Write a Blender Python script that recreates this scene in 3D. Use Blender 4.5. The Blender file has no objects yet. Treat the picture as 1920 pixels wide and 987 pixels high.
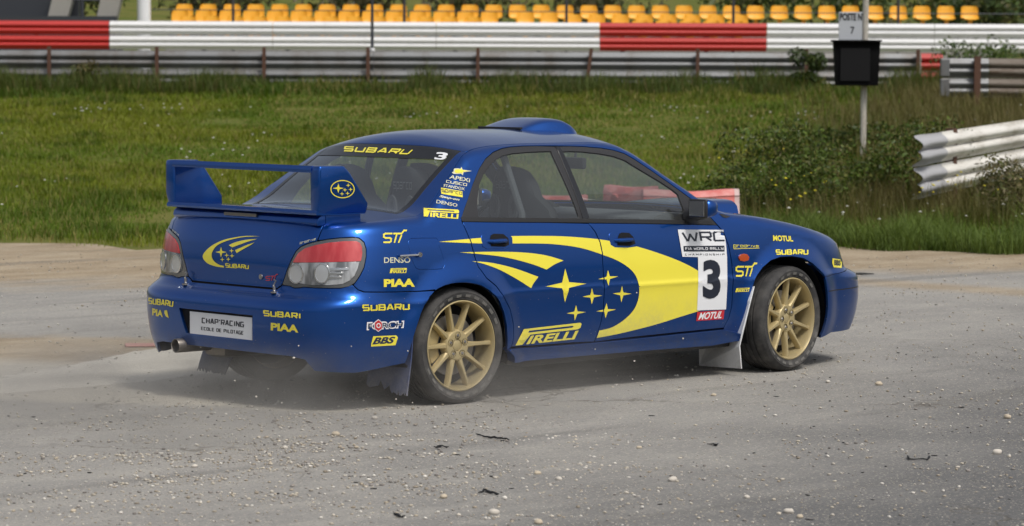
import bpy, bmesh, math, random
import numpy as np
from mathutils import Vector, Matrix
from mathutils.bvhtree import BVHTree
from mathutils.geometry import delaunay_2d_cdt
R=math.radians
scene=bpy.context.scene
col=scene.collection
random.seed(7); rng=np.random.default_rng(7)
# ---------------------------------------------------------------- camera
FPX,CX,CY,CZ,YAW,PITCH,ROLL=5681.5762,-10.4114,-12.3287,1.7510,.8175,-.0661,.0037
CAM=np.array([CX,CY,CZ])
_fw=np.array([math.cos(YAW)*math.cos(PITCH),math.sin(YAW)*math.cos(PITCH),math.sin(PITCH)])
_r=np.cross(_fw,[0,0,1.]); _r/=np.linalg.norm(_r); _u=np.cross(_r,_fw)
_c,_s=math.cos(ROLL),math.sin(ROLL)
_rt,_up=_c*_r+_s*_u,-_s*_r+_c*_u
cam=bpy.data.objects.new('camera',bpy.data.cameras.new('camera')); col.objects.link(cam)
m=Matrix(((_rt[0],_up[0],-_fw[0],CX),(_rt[1],_up[1],-_fw[1],CY),(_rt[2],_up[2],-_fw[2],CZ),(0,0,0,1)))
cam.matrix_world=m
cam.data.sensor_width=36; cam.data.lens=36*FPX/1920
cam.data.clip_start=.5; cam.data.clip_end=3000
cam.data.dof.use_dof=True; cam.data.dof.focus_distance=15.6; cam.data.dof.aperture_fstop=5.6
scene.camera=cam
def ray(px,py):
    d=_fw*FPX+(px-960)*_rt-(py-493.5)*_up
    return d/np.linalg.norm(d)
FH=np.array([math.cos(YAW),math.sin(YAW)]); RH=np.array([math.sin(YAW),-math.cos(YAW)])
def at(px,py,depth):
    """point on the ray of a pixel at a given depth in front of the camera"""
    d=_fw*FPX+(px-960)*_rt-(py-493.5)*_up
    return CAM+d*(depth/FPX)
def ld(l,d,z=0.):
    """point from lateral and forward distance in front of the camera position"""
    q=CAM[:2]+FH*d+RH*l
    return np.array([q[0],q[1],z])
# ---------------------------------------------------------------- daylight: bright, thin overcast
SUN_EL,SUN_AZ=R(56),R(262)      # azimuth as a direction in the x-y plane, counted from +x
w=bpy.data.worlds.new('World'); scene.world=w; w.use_nodes=True
nt=w.node_tree; bg=nt.nodes['Background']
sky=nt.nodes.new('ShaderNodeTexSky'); sky.sky_type='NISHITA'; sky.sun_disc=False
sky.sun_elevation=SUN_EL; sky.sun_rotation=math.pi/2-SUN_AZ
sky.air_density=1.0; sky.dust_density=4.0; sky.ozone_density=1.0
hs=nt.nodes.new('ShaderNodeHueSaturation'); hs.inputs['Saturation'].default_value=.45   # thin high cloud: a paler sky
nt.links.new(sky.outputs[0],hs.inputs['Color']); nt.links.new(hs.outputs[0],bg.inputs[0]); bg.inputs[1].default_value=.12
sun=bpy.data.objects.new('sun',bpy.data.lights.new('sun','SUN')); col.objects.link(sun)
sun.data.energy=2.1; sun.data.angle=R(12); sun.data.color=(1,.96,.9)
sd=Vector((math.cos(SUN_EL)*math.cos(SUN_AZ),math.cos(SUN_EL)*math.sin(SUN_AZ),math.sin(SUN_EL)))
sun.rotation_euler=(-sd).to_track_quat('-Z','Y').to_euler()
vs=scene.view_settings; vs.view_transform='Standard'; vs.look='None'; vs.gamma=1; vs.use_curve_mapping=False; vs.exposure=.05
scene.cycles.max_bounces=8; scene.cycles.transparent_max_bounces=16
scene.cycles.use_denoising=True
# ---------------------------------------------------------------- materials
MAT={}
def mat(name,colr=(.5,.5,.5),rough=.5,metal=0.,coat=0.,spec=.5,**k):
    m=bpy.data.materials.new(name); m.use_nodes=True
    b=m.node_tree.nodes['Principled BSDF']
    b.inputs['Base Color'].default_value=(*colr,1); b.inputs['Roughness'].default_value=rough
    b.inputs['Metallic'].default_value=metal; b.inputs['Coat Weight'].default_value=coat
    b.inputs['Specular IOR Level'].default_value=spec
    for kk,v in k.items(): b.inputs[kk].default_value=v
    MAT[name]=m
    return m
class N:
    """small node helper"""
    def __init__(s,m): s.t=m.node_tree; s.b=s.t.nodes.get('Principled BSDF')
    def n(s,typ,ins=None,**props):
        x=s.t.nodes.new(typ)
        for k,v in props.items(): setattr(x,k,v)
        for k,v in (ins or {}).items(): s.put(x.inputs[k],v)
        return x
    def put(s,sock,v):
        if isinstance(v,bpy.types.NodeSocket): s.t.links.new(v,sock)
        elif isinstance(v,bpy.types.Node): s.t.links.new(v.outputs[0],sock)
        else: sock.default_value=(*v,1) if isinstance(v,tuple) and len(v)==3 and sock.type=='RGBA' else v
    def math(s,op,a,b=0.,c=0.): 
        x=s.n('ShaderNodeMath',operation=op); s.put(x.inputs[0],a); s.put(x.inputs[1],b); s.put(x.inputs[2],c); return x.outputs[0]
    def mix(s,f,a,b,blend='MIX'):
        x=s.n('ShaderNodeMix',data_type='RGBA',blend_type=blend); s.put(x.inputs[0],f); s.put(x.inputs[6],a); s.put(x.inputs[7],b); return x.outputs[2]
    def noise(s,scale,detail=3.,rough=.55,vec=None,dist=0.):
        x=s.n('ShaderNodeTexNoise',{'Scale':scale,'Detail':detail,'Roughness':rough,'Distortion':dist})
        if vec is not None: s.put(x.inputs['Vector'],vec)
        return x.outputs['Fac']
    def ramp(s,f,lo,hi,a=0.,b=1.):
        x=s.n('ShaderNodeMapRange',{'From Min':lo,'From Max':hi,'To Min':a,'To Max':b}); x.interpolation_type='SMOOTHSTEP'; s.put(x.inputs[0],f); return x.outputs[0]
    def pos(s): return s.n('ShaderNodeNewGeometry').outputs['Position']
    def sep(s,v): x=s.n('ShaderNodeSeparateXYZ'); s.put(x.inputs[0],v); return x.outputs
    def mapping(s,v,scale=(1,1,1),rot=(0,0,0)):
        x=s.n('ShaderNodeMapping'); s.put(x.inputs[0],v); x.inputs['Scale'].default_value=scale; x.inputs['Rotation'].default_value=rot; return x.outputs[0]
    def bump(s,h,strength=.3,dist=.01):
        x=s.n('ShaderNodeBump',{'Strength':strength,'Distance':dist}); s.put(x.inputs['Height'],h); s.put(s.b.inputs['Normal'],x.outputs[0])
    def set(s,k,v): s.put(s.b.inputs[k],v)
def dusty(m,base,dust=(.28,.26,.23),lo=.15,hi=.62,amount=.55,rough=None):
    """road dust thrown up on the lower parts of the car"""
    k=N(m); p=k.pos(); z=k.sep(p)[2]
    f=k.ramp(z,lo,hi,1.,0.)
    n=k.noise(7.,5.,.65,p); n2=k.noise(60.,3.,.6,p)
    f=k.math('MULTIPLY',f,k.ramp(n,.25,.75,.25,1.))
    f=k.math('MULTIPLY',f,k.ramp(n2,.3,.7,.6,1.))
    f=k.math('MULTIPLY',f,amount)
    k.set('Base Color',k.mix(f,base,dust))
    if rough is not None: k.set('Roughness',k.math('MULTIPLY_ADD',f,.6,rough))
    k.set('Coat Weight',k.math('SUBTRACT',.0 if rough is None else 1.,f))
    return k
m=mat('paint_blue',(.005,.03,.2),.32,.85,1.); m.node_tree.nodes['Principled BSDF'].inputs['Coat Roughness'].default_value=.045
k=dusty(m,(.0015,.066,.31),dust=(.13,.14,.15),amount=.6,lo=.10,hi=.50,rough=.34)
k.b.inputs['Coat IOR'].default_value=1.36
k.bump(k.noise(9.,2.),.02,.02)
# stone chips and grit stuck to the lower panels
v_=k.n('ShaderNodeTexVoronoi',{'Scale':55.,'Vector':k.pos()}); ch=k.math('MULTIPLY',k.ramp(v_.outputs['Distance'],.13,.08),k.ramp(k.sep(v_.outputs['Color'])[1],.86,.9))
ch=k.math('MULTIPLY',ch,k.ramp(k.sep(k.pos())[2],.85,.30,.15,.9)); old=k.b.inputs['Base Color'].links[0].from_socket; k.set('Base Color',k.mix(ch,old,(.42,.41,.38)))
mat('black_plastic',(.018,.018,.02),.5); mat('black_gloss',(.01,.01,.011),.2,coat=.3)
mat('rubber_seal',(.012,.012,.013),.6)
mat('dark_inner',(.012,.012,.014),.85,spec=.2)
mat('dark_cabin',(.03,.031,.034),.85,spec=.25)
mat('cabin_grey',(.085,.09,.098),.8,spec=.3)
mat('decal_yellow',(.80,.70,.06),.32,coat=.4); mat('decal_white',(.75,.76,.78),.35,coat=.3)
k=dusty(mat('decal_yellow_low',(.80,.70,.06),.4),(.80,.70,.06),dust=(.36,.34,.22),amount=.75,lo=.1,hi=.62)
mat('decal_dark',(.012,.016,.03),.35,coat=.3); mat('decal_red',(.5,.02,.03),.35,coat=.3); mat('decal_navy',(.01,.02,.06),.35,coat=.3)
mat('decal_pale',(.62,.62,.45),.4)
mat('seat_print',(.22,.22,.22),.8)
mat('chrome',(.6,.6,.6),.18,1.); mat('steel',(.35,.34,.33),.4,1.); mat('exhaust',(.22,.2,.18),.45,.8)
m=mat('gold',(.5,.36,.12),.42,.35); k=dusty(m,(.48,.385,.19),dust=(.32,.28,.2),lo=.0,hi=.75,amount=.6); k.set('Coat Weight',0.); k.set('Roughness',.42)
m=mat('tyre',(.03,.03,.03),.8,spec=.3); k=N(m); p=k.pos(); z=k.sep(p)[2]
f=k.math('MULTIPLY',k.ramp(k.noise(11.,4.,.6,p),.35,.75,.1,1.),k.ramp(z,0.,.62,.75,.35))
k.set('Base Color',k.mix(f,(.03,.03,.031),(.155,.147,.135)))
mat('tyre_mark',(.13,.125,.115),.8)
mat('disc',(.26,.25,.24),.45,.7)
m=mat('flap_white',(.55,.56,.57),.6); dusty(m,(.72,.73,.74),dust=(.33,.31,.28),lo=-.05,hi=.35,amount=.7)
m=mat('flap_blue',(.02,.05,.16),.55); dusty(m,(.015,.04,.14),dust=(.3,.28,.25),lo=-.02,hi=.4,amount=.85)
m=mat('lens_red',(.30,.012,.015),.15,coat=1.); k=N(m); k.set('Base Color',k.mix(k.ramp(k.noise(14.,3.,.5,k.mapping(k.pos(),(1,1,.25))),.35,.7),(.42,.014,.02),(.58,.08,.08)))  # paler red mottling paints highlights into the lens colour
m=mat('lamp_silver',(.26,.27,.275),.3,.5,coat=1.); k=N(m); k.set('Base Color',k.mix(k.ramp(k.noise(22.,3.,.5,k.mapping(k.pos(),(1,1,.3))),.35,.7),(.15,.155,.16),(.55,.56,.57))); mat('lamp_grey',(.09,.093,.096),.25,.2,coat=1.); mat('lamp_bowl',(.60,.61,.62),.3,.6,coat=1.)
mat('amber',(.42,.06,.01),.2,coat=1.)
def glassmat(name,tint,refl=.5,alpha=.85):
    m=bpy.data.materials.new(name); m.use_nodes=True; t=m.node_tree; t.nodes.clear()
    o=t.nodes.new('ShaderNodeOutputMaterial'); a=t.nodes.new('ShaderNodeBsdfTransparent'); a.inputs[0].default_value=(*tint,1)
    g=t.nodes.new('ShaderNodeBsdfGlossy'); g.inputs['Roughness'].default_value=.02; g.inputs[0].default_value=(.9,.95,1,1)
    d=t.nodes.new('ShaderNodeBsdfDiffuse'); d.inputs[0].default_value=(.5,.5,.48,1)
    lw_=t.nodes.new('ShaderNodeLayerWeight'); lw_.inputs[0].default_value=.5
    pw=t.nodes.new('ShaderNodeMath'); pw.operation='POWER'; pw.inputs[1].default_value=3.; t.links.new(lw_.outputs['Facing'],pw.inputs[0])
    fr=t.nodes.new('ShaderNodeMath'); fr.operation='MULTIPLY_ADD'; fr.inputs[1].default_value=.85; fr.inputs[2].default_value=.05; t.links.new(pw.outputs[0],fr.inputs[0])
    mx=t.nodes.new('ShaderNodeMixShader'); mx2=t.nodes.new('ShaderNodeMixShader'); mx2.inputs[0].default_value=alpha
    t.links.new(d.outputs[0],mx2.inputs[1]); t.links.new(a.outputs[0],mx2.inputs[2])
    t.links.new(fr.outputs[0],mx.inputs[0]); t.links.new(mx2.outputs[0],mx.inputs[1]); t.links.new(g.outputs[0],mx.inputs[2]); t.links.new(mx.outputs[0],o.inputs[0])
    MAT[name]=m
glassmat('glass',(.80,.85,.84),alpha=.95)
glassmat('glass_rear',(.76,.80,.79),alpha=.93)
# ---------------------------------------------------------------- mesh helpers
def link(name,me,material=None,parent=None):
    o=bpy.data.objects.new(name,me); col.objects.link(o)
    if material is not None: me.materials.append(MAT[material] if isinstance(material,str) else material)
    if parent is not None: o.parent=parent
    return o
def raw(name,V,F,material=None,parent=None,smooth=True,normals=None,sharp=None):
    me=bpy.data.meshes.new(name)
    me.from_pydata([tuple(map(float,v)) for v in V],[],[tuple(map(int,f)) for f in F])
    if smooth:
        me.polygons.foreach_set('use_smooth',np.ones(len(me.polygons),bool))
        if sharp: me.set_sharp_from_angle(angle=R(sharp))
    if normals is not None: me.normals_split_custom_set_from_vertices([tuple(map(float,n)) for n in normals])
    me.update()
    return link(name,me,material,parent)
def big(name,V,tris,material=None,parent=None,smooth=False,mats=None,matidx=None):
    """fast mesh from numpy arrays (triangles or quads)"""
    V=np.asarray(V,np.float32); F=np.asarray(tris,np.int32); n=F.shape[1]
    me=bpy.data.meshes.new(name); me.vertices.add(len(V)); me.vertices.foreach_set('co',V.ravel())
    me.loops.add(F.size); me.loops.foreach_set('vertex_index',F.ravel())
    me.polygons.add(len(F)); me.polygons.foreach_set('loop_start',np.arange(0,F.size,n,dtype=np.int32)); me.polygons.foreach_set('loop_total',np.full(len(F),n,np.int32))
    if smooth: me.polygons.foreach_set('use_smooth',np.ones(len(F),bool))
    for mm in (mats or []): me.materials.append(MAT[mm])
    if matidx is not None: me.polygons.foreach_set('material_index',np.asarray(matidx,np.int32))
    me.update(calc_edges=True); me.validate()
    return link(name,me,material,parent)
def tag(o,label=None,cat=None,group=None,kind=None):
    if label: o['label']=label
    if cat: o['category']=cat
    if group: o['group']=group
    if kind: o['kind']=kind
    return o
def empty(name,loc=(0,0,0),rz=0.):
    o=bpy.data.objects.new(name,None); col.objects.link(o); o.location=loc; o.rotation_euler=(0,0,rz); o.empty_display_size=.2
    return o
class MB:
    """collects boxes, tubes, prisms, lathes into one mesh"""
    def __init__(s): s.V=[]; s.F=[]
    def add(s,V,F):
        b=len(s.V); s.V+=[tuple(map(float,v)) for v in V]; s.F+=[tuple(int(i)+b for i in f) for f in F]; return s
    def box(s,c,size,rot=None,bev=0.):
        hx,hy,hz=[q/2 for q in size]
        if bev<=0:
            V=[(x,y,z) for x in(-hx,hx) for y in(-hy,hy) for z in(-hz,hz)]
            F=[(0,1,3,2),(4,6,7,5),(0,4,5,1),(2,3,7,6),(0,2,6,4),(1,5,7,3)]
        else:
            bm=bmesh.new(); bmesh.ops.create_cube(bm,size=1)
            for v in bm.verts: v.co=Vector((v.co.x*2*hx,v.co.y*2*hy,v.co.z*2*hz))
            bmesh.ops.bevel(bm,geom=bm.edges[:],offset=bev,segments=2,affect='EDGES',profile=.5)
            bm.verts.index_update(); V=[tuple(v.co) for v in bm.verts]; F=[[v.index for v in f.verts] for f in bm.faces]; bm.free()
        M=Matrix.Identity(3) if rot is None else rot
        c=Vector(c); return s.add([M@Vector(v)+c for v in V],F)
    def tube(s,pts,r,n=8,caps=True):
        pts=[Vector(p) for p in pts]; rs=r if isinstance(r,(list,tuple)) else [r]*len(pts)
        V=[];F=[]; up=None
        for i,p in enumerate(pts):
            t=(pts[min(i+1,len(pts)-1)]-pts[max(i-1,0)]).normalized()
            if up is None:
                up=Vector((0,0,1)) if abs(t.z)<.9 else Vector((1,0,0))
            e1=t.cross(up).normalized(); e2=t.cross(e1).normalized(); up=-e2 if up.dot(-e2)>0 else e2
            for k in range(n):
                a=2*math.pi*k/n; V.append(p+(e1*math.cos(a)+e2*math.sin(a))*rs[i])
        for i in range(len(pts)-1):
            for k in range(n): F.append((i*n+k,i*n+(k+1)%n,(i+1)*n+(k+1)%n,(i+1)*n+k))
        if caps: F+=[tuple(range(n))[::-1],tuple(range((len(pts)-1)*n,len(pts)*n))]
        return s.add(V,F)
    def lathe(s,prof,n=48,axis='y',c=(0,0,0),arc=(0,2*math.pi)):
        """prof: (radius, along axis)"""
        V=[];F=[]; full=abs(arc[1]-arc[0]-2*math.pi)<1e-6; m_=n if full else n+1
        for k in range(m_):
            a=arc[0]+(arc[1]-arc[0])*k/n; ca,sa=math.cos(a),math.sin(a)
            for (r,h) in prof:
                V.append({'y':(c[0]+r*ca,c[1]+h,c[2]+r*sa),'z':(c[0]+r*ca,c[1]+r*sa,c[2]+h),'x':(c[0]+h,c[1]+r*ca,c[2]+r*sa)}[axis])
        q=len(prof)
        for k in range(n):
            for j in range(q-1):
                F.append((k*q+j,((k+1)%m_)*q+j,((k+1)%m_)*q+j+1,k*q+j+1))
        return s.add(V,F)
    def prism(s,poly,h0,h1,axis='y'):
        """poly in the two other axes (x,z for y; x,y for z; y,z for x)"""
        n=len(poly); V=[]
        for h in (h0,h1):
            for (p,q) in poly: V.append({'y':(p,h,q),'z':(p,q,h),'x':(h,p,q)}[axis])
        F=[tuple(range(n)),tuple(range(2*n-1,n-1,-1))]+[(i,i+n,(i+1)%n+n,(i+1)%n) for i in range(n)]
        return s.add(V,F)
    def build(s,name,material,parent=None,smooth=False,sharp=35,bevel=0.):
        me=bpy.data.meshes.new(name); me.from_pydata(s.V,[],s.F)
        bm=bmesh.new(); bm.from_mesh(me)
        bmesh.ops.recalc_face_normals(bm,faces=bm.faces[:])
        if bevel>0:
            es=[e for e in bm.edges if len(e.link_faces)==2 and e.calc_face_angle(0)>.5]
            bmesh.ops.bevel(bm,geom=es,offset=bevel,segments=2,affect='EDGES',profile=.6,clamp_overlap=True)
        bm.to_mesh(me); bm.free()
        if smooth or bevel>0:
            me.polygons.foreach_set('use_smooth',np.ones(len(me.polygons),bool)); me.set_sharp_from_angle(angle=R(sharp))
        return link(name,me,material,parent)
# 2-D filling: positive polygons minus holes, optionally clipped, with interior points
def resample(poly,step,closed=True):
    P=np.asarray(poly,float); out=[]
    n=len(P)
    if closed and np.sum(P[:,0]*np.roll(P[:,1],-1)-np.roll(P[:,0],-1)*P[:,1])<0: P=P[::-1]
    for i in range(n if closed else n-1):
        a,b=P[i],P[(i+1)%n]; k=max(1,int(math.ceil(np.linalg.norm(b-a)/step)))
        for j in range(k): out.append(a+(b-a)*j/k)
    if not closed: out.append(P[-1])
    return np.array(out)
def inside(P,poly):
    x,y=P[:,0],P[:,1]; c=np.zeros(len(P),bool); Q=np.asarray(poly); j=len(Q)-1
    for i in range(len(Q)):
        xi,yi=Q[i]; xj,yj=Q[j]
        hit=((yi>y)!=(yj>y))&(x<(xj-xi)*(y-yi)/((yj-yi) if yj!=yi else 1e-12)+xi)
        c^=hit; j=i
    return c
def fill(pos,neg=(),clip=(),step=.025,grid=True):
    polys=[resample(p,step) for p in pos]+[resample(p,step) for p in neg]+[resample(p,step*2) for p in clip]
    np_,nn=len(pos),len(neg)
    V=[];F=[]
    for q in polys:
        b=len(V); V+=[Vector((float(x),float(y))) for x,y in q]; F.append(list(range(b,b+len(q))))
    if grid:
        allp=np.concatenate(polys[:np_]); lo=allp.min(0); hi=allp.max(0)
        gx=np.arange(lo[0]+step*.5,hi[0],step); gy=np.arange(lo[1]+step*.5,hi[1],step*.9)
        if len(gx) and len(gy):
            G=np.stack(np.meshgrid(gx,gy),-1).reshape(-1,2)
            ok=np.zeros(len(G),bool)
            for q in polys[:np_]: ok|=inside(G,q)
            for q in polys[np_:np_+nn]: ok&=~inside(G,q)
            G=G[ok]; B=np.concatenate(polys)
            if len(G):
                d=np.full(len(G),9.)
                for c0 in range(0,len(B),256): d=np.minimum(d,np.sqrt(((G[:,None]-B[None,c0:c0+256])**2).sum(-1)).min(1))
                V+=[Vector((float(x),float(y))) for x,y in G[d>step*.45]]
    r=delaunay_2d_cdt(V,[],F,0,1e-6)
    T=[f for f,of in zip(r[2],r[5]) if any(i<np_ for i in of) and not any(np_<=i<np_+nn for i in of) and (not clip or any(i>=np_+nn for i in of))]
    used=sorted({i for f in T for i in f}); mp={o:i for i,o in enumerate(used)}
    return np.array([tuple(r[0][i]) for i in used]).reshape(-1,2),[tuple(mp[i] for i in f) for f in T]
import numpy as np, math
# ---------------------------------------------------------------- car surface (metres; x forward, rear axle x=0, right side is -y)
def pc(tab):
    xs=np.array([t[0] for t in tab],float); ys=np.array([t[1] for t in tab],float)
    h=np.diff(xs); d=np.diff(ys)/h
    m=np.zeros(len(xs)); m[0]=d[0]; m[-1]=d[-1]
    for i in range(1,len(xs)-1):
        if d[i-1]*d[i]>0:
            w1=2*h[i]+h[i-1]; w2=h[i]+2*h[i-1]
            m[i]=(w1+w2)/(w1/d[i-1]+w2/d[i])
    def f(x):
        x=np.clip(np.asarray(x,float),xs[0],xs[-1])
        i=np.clip(np.searchsorted(xs,x)-1,0,len(xs)-2)
        t=(x-xs[i])/h[i]
        return ((1+2*t)*(1-t)**2*ys[i]+t*(1-t)**2*h[i]*m[i]+t*t*(3-2*t)*ys[i+1]+t*t*(t-1)*h[i]*m[i+1])
    return f
XA,XF=-0.20,2.62
AR,AS,AF=1.25,XF-XA,1.35
A1,A2,A3=AR,AR+AS,AR+AS+AF
xend_r=pc([(.10,-.80),(.18,-.845),(.25,-.878),(.35,-.905),(.45,-.915),(.52,-.912),(.55,-.895),(.575,-.855),(.592,-.822),(.61,-.812),(.70,-.812),(.80,-.803),(.90,-.780),(.96,-.755),(1.05,-.72),(1.4,-.6)])
xend_f=pc([(.10,3.29),(.2,3.39),(.3,3.435),(.42,3.460),(.48,3.460),(.515,3.445),(.54,3.40),(.555,3.37),(.62,3.36),(.70,3.33),(.80,3.2),(1.4,3.0)])
prof=pc([(.10,.770),(.18,.792),(.24,.806),(.30,.818),(.42,.830),(.525,.8385),(.545,.8435),(.565,.8385),(.66,.835),(.76,.826),(.84,.814),(.90,.800),(.95,.784),(1.0,.762),(1.08,.722),(1.16,.678),(1.24,.632),(1.32,.586),(1.42,.530)])
hline=pc([(-.95,.925),(-.75,.932),(-.5,.948),(-.30,.962),(-.22,.966),(-.15,.99),(0.0,1.092),(.10,1.165),(.18,1.222),(.25,1.268),(.34,1.296),(.5,1.312),(.75,1.318),(1.0,1.318),(1.2,1.318),(1.35,1.307),(1.45,1.270),(1.55,1.21),(1.65,1.141),(1.8,1.047),(1.92,.970),(2.0,.932),(2.08,.912),(2.3,.888),(2.6,.840),(2.9,.775),(3.1,.720),(3.25,.675),(3.35,.63),(3.45,.60)])
crown=pc([(-.95,.02),(-.5,.03),(-.22,.045),(0.1,.07),(.4,.072),(.9,.066),(1.3,.066),(1.6,.075),(1.9,.05),(2.1,.04),(2.5,.035),(3.0,.035),(3.4,.02)])
rad=pc([(-.95,.03),(-.6,.045),(-.3,.06),(0,.05),(.5,.05),(1.2,.045),(1.6,.035),(1.95,.035),(2.2,.05),(2.8,.07),(3.2,.05),(3.45,.03)])
def S0(x,z):
    w=prof(z)
    q=np.clip((0.55-x)/.5,0,1); q=q*q*(3-2*q)
    low=np.clip((1.02-z)/.2,0,1)
    w=w+.016*q*low
    f=np.clip((x-1.95)/.4,0,1); f=f*f*(3-2*f)
    w=w+.012*f-.035*np.clip((x-2.2)/1.0,0,2)**2*1.0
    g=np.clip((x-1.0)/1.0,0,1)
    w=w+.018*g*np.clip((z-.95)/.3,0,1)
    for cx in (0.0,2.54):
        rho=np.sqrt((x-cx)**2+((z-.30))**2)
        t=np.clip((rho-.335)/.13,0,1); t=1-t*t*(3-2*t)
        w=w+(.028 if cx==0 else .03)*t
    # sill step
    return w
def se(th,p):
    c,s=np.abs(np.cos(th)),np.abs(np.sin(th))
    r=(c**p+s**p)**(-1/p)
    return c*r,s*r
def topz(x,y):
    h=hline(x); c=crown(x); r=rad(x)
    xx=np.clip(x,XA-.15,XF+.15)
    ys=S0(xx,h)-r*.85
    return h+c*(1-np.minimum((y/ys)**2,1.3)), ys
def plan(a,z,off=0.):
    """a>=0 runs rear centre -> side -> front centre; returns x, halfwidth"""
    a=np.asarray(a,float)
    rear=a<A1; front=a>A2
    th=np.where(rear,np.pi/2*(1-a/AR),np.where(front,np.pi/2*(a-A2)/AF,0.))
    p=np.where(rear,np.interp(z,[.2,.35,.58,.64,.95],[5.,5.,5.,4.8,4.4]),np.where(front,np.interp(z,[.2,.35,.51,.56,.8],[4.5,4.3,3.9,3.1,2.6]),4.))
    # cos->half width factor, sin->length factor
    yf,xf=se(th,p)
    L=np.where(rear,XA-xend_r(z),xend_f(z)-XF)-off
    x=np.where(rear,XA-L*xf,np.where(front,XF+L*xf,XA+(a-A1)))
    w=(S0(np.clip(x,-.62,3.6),z)-off)*yf
    return x,w
_ag=np.linspace(0,A3,1200)
def _edge():
    zt=np.full_like(_ag,.9)
    for _ in range(25):
        r=rad(plan(_ag,zt)[0]); x,w=plan(_ag,zt,r*.85)
        zt=.5*zt+.5*topz(x,w)[0]
    x,w=plan(_ag,zt,0)
    r=rad(x); h,ys=topz(x,w)
    pe=np.pi/2-np.arctan(2*crown(x)/ys)
    return zt,r,pe
_zt,_r,_pe=_edge()
def fil(a):
    a=np.abs(a)
    return np.interp(a,_ag,_zt),np.interp(a,_ag,_r),np.interp(a,_ag,_pe)
def bmax(a):
    zt,r,pe=fil(a); return zt-r*np.sin(pe)+r*pe
def side(a,b):
    a=np.asarray(a,float); b=np.asarray(b,float)
    zt,r,pe=fil(a)
    zf=zt-r*np.sin(pe)
    ph=np.clip((b-zf)/r,0,pe)
    z=np.where(b<=zf,b,zf+r*np.sin(ph)); off=r*(1-np.cos(ph))
    x,w=plan(np.abs(a),z,off)
    return np.stack([x,-np.sign(a)*w,z],-1)
_E=side(_ag,bmax(_ag)+.01)
_ex=np.maximum.accumulate(_E[:,0]+1e-6*np.arange(len(_ag)))
def top(x,t):
    """x along the car, t=-1 right edge .. 1 left edge"""
    x=np.asarray(x,float)
    hw=np.interp(x,_ex,-_E[:,1]); ez=np.interp(x,_ex,_E[:,2])
    y=t*hw
    z=topz(x,y)[0]; ze=topz(x,hw)[0]
    return np.stack([x,y,z-ze+ez],-1)
# ================================================================ ground
def gz(d,l=0.):
    """height of the ground against distance from the camera position: flat yard, then a field rising to the barriers"""
    d=np.asarray(d,float)
    t=np.clip((d-29.5)/27.3,0,1)
    z=1.27*(.25*t*t+.75*t)
    z=z+.35*np.clip((d-70)/14,0,1)+2.8*np.clip((d-82)/30,0,1)**1.2
    return z
def ldnodes(k):
    p=k.pos(); v=k.n('ShaderNodeVectorMath',operation='SUBTRACT'); k.put(v.inputs[0],p); v.inputs[1].default_value=tuple(CAM)
    def dot(c):
        x=k.n('ShaderNodeVectorMath',operation='DOT_PRODUCT'); k.put(x.inputs[0],v.outputs[0]); x.inputs[1].default_value=(c[0],c[1],0); return x.outputs['Value']
    return p,dot(FH),dot(RH)
# soil below the grass
m=mat('soil',(.08,.07,.03),.95,spec=.1); k=N(m); p,d_,l_=ldnodes(k)
n=k.noise(.9,5.,.6,p); n2=k.noise(14.,4.,.6,p)
c=k.mix(k.ramp(n,.35,.65),(.085,.11,.018),(.14,.135,.035)); c=k.mix(k.ramp(n2,.55,.8),c,(.22,.17,.09)); 
k.set('Base Color',c); k.bump(n2,.6,.05)
L=np.concatenate([[-400,-200,-100,-60],np.arange(-40,41,2.),[60,100,200,400]]); D=np.concatenate([[-300,-100,-30,0,10,20,26,28],np.arange(29,60,1.),np.arange(60,90,2.),[95,105,115,140,200,400,900]])
LL,DD=np.meshgrid(L,D,indexing='ij'); P=np.zeros(LL.shape+(3,)); P[...,:2]=CAM[:2]+DD[...,None]*FH+LL[...,None]*RH; P[...,2]=gz(DD)-.012
n_,m_=LL.shape; idx=np.arange(n_*m_).reshape(n_,m_); q=np.stack([idx[:-1,:-1],idx[1:,:-1],idx[1:,1:],idx[:-1,1:]],-1).reshape(-1,4)
tag(big('ground',P.reshape(-1,3),q,'soil',smooth=True),kind='structure')
# ---- worn asphalt yard with drifts of sand
m=mat('asphalt',(.2,.2,.19),.9,spec=.25); k=N(m); p,d_,l_=ldnodes(k)
ps=k.mapping(p,(.5,1.,1.),(0,0,R(3)))            # streaked along the way the cars go
big_=k.noise(.55,5.,.6,ps); mid=k.noise(3.5,5.,.62,ps); fine=k.noise(130.,3.,.7,p); grit=k.n('ShaderNodeTexVoronoi',{'Scale':85.,'Vector':p}).outputs['Distance']
c=k.mix(k.ramp(big_,.3,.7),(.245,.237,.222),(.32,.308,.285)); c=k.mix(k.ramp(mid,.40,.75),c,(.34,.325,.295))
# darker, cleaner asphalt towards the right foreground
wob=k.math('MULTIPLY_ADD',k.noise(.7,4.,.6,p),3.2,-1.6)
dk=k.math('ADD',k.math('SUBTRACT',k.math('MULTIPLY',l_,1.0),k.math('MULTIPLY',k.math('SUBTRACT',d_,11.),.42)),wob)
c=k.mix(k.math('MULTIPLY',k.ramp(dk,-1.4,1.9),.85),c,(.088,.09,.094))
# sand
wob2=k.math('MULTIPLY_ADD',k.noise(.8,5.,.65,ps),3.4,-1.7)
dd=k.math('ADD',d_,wob2)
sand_l=k.math('MULTIPLY',k.ramp(dd,23.0,24.6),k.ramp(l_,1.8,-.6))
sand_e=k.ramp(k.math('ADD',d_,k.math('MULTIPLY',wob2,.7)),25.2,26.4)
pat=k.math('MULTIPLY',k.math('MULTIPLY',k.ramp(dd,16.9,17.6),k.ramp(dd,19.6,18.9)),k.ramp(k.math('ADD',l_,wob2),-1.4,-2.4))
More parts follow.
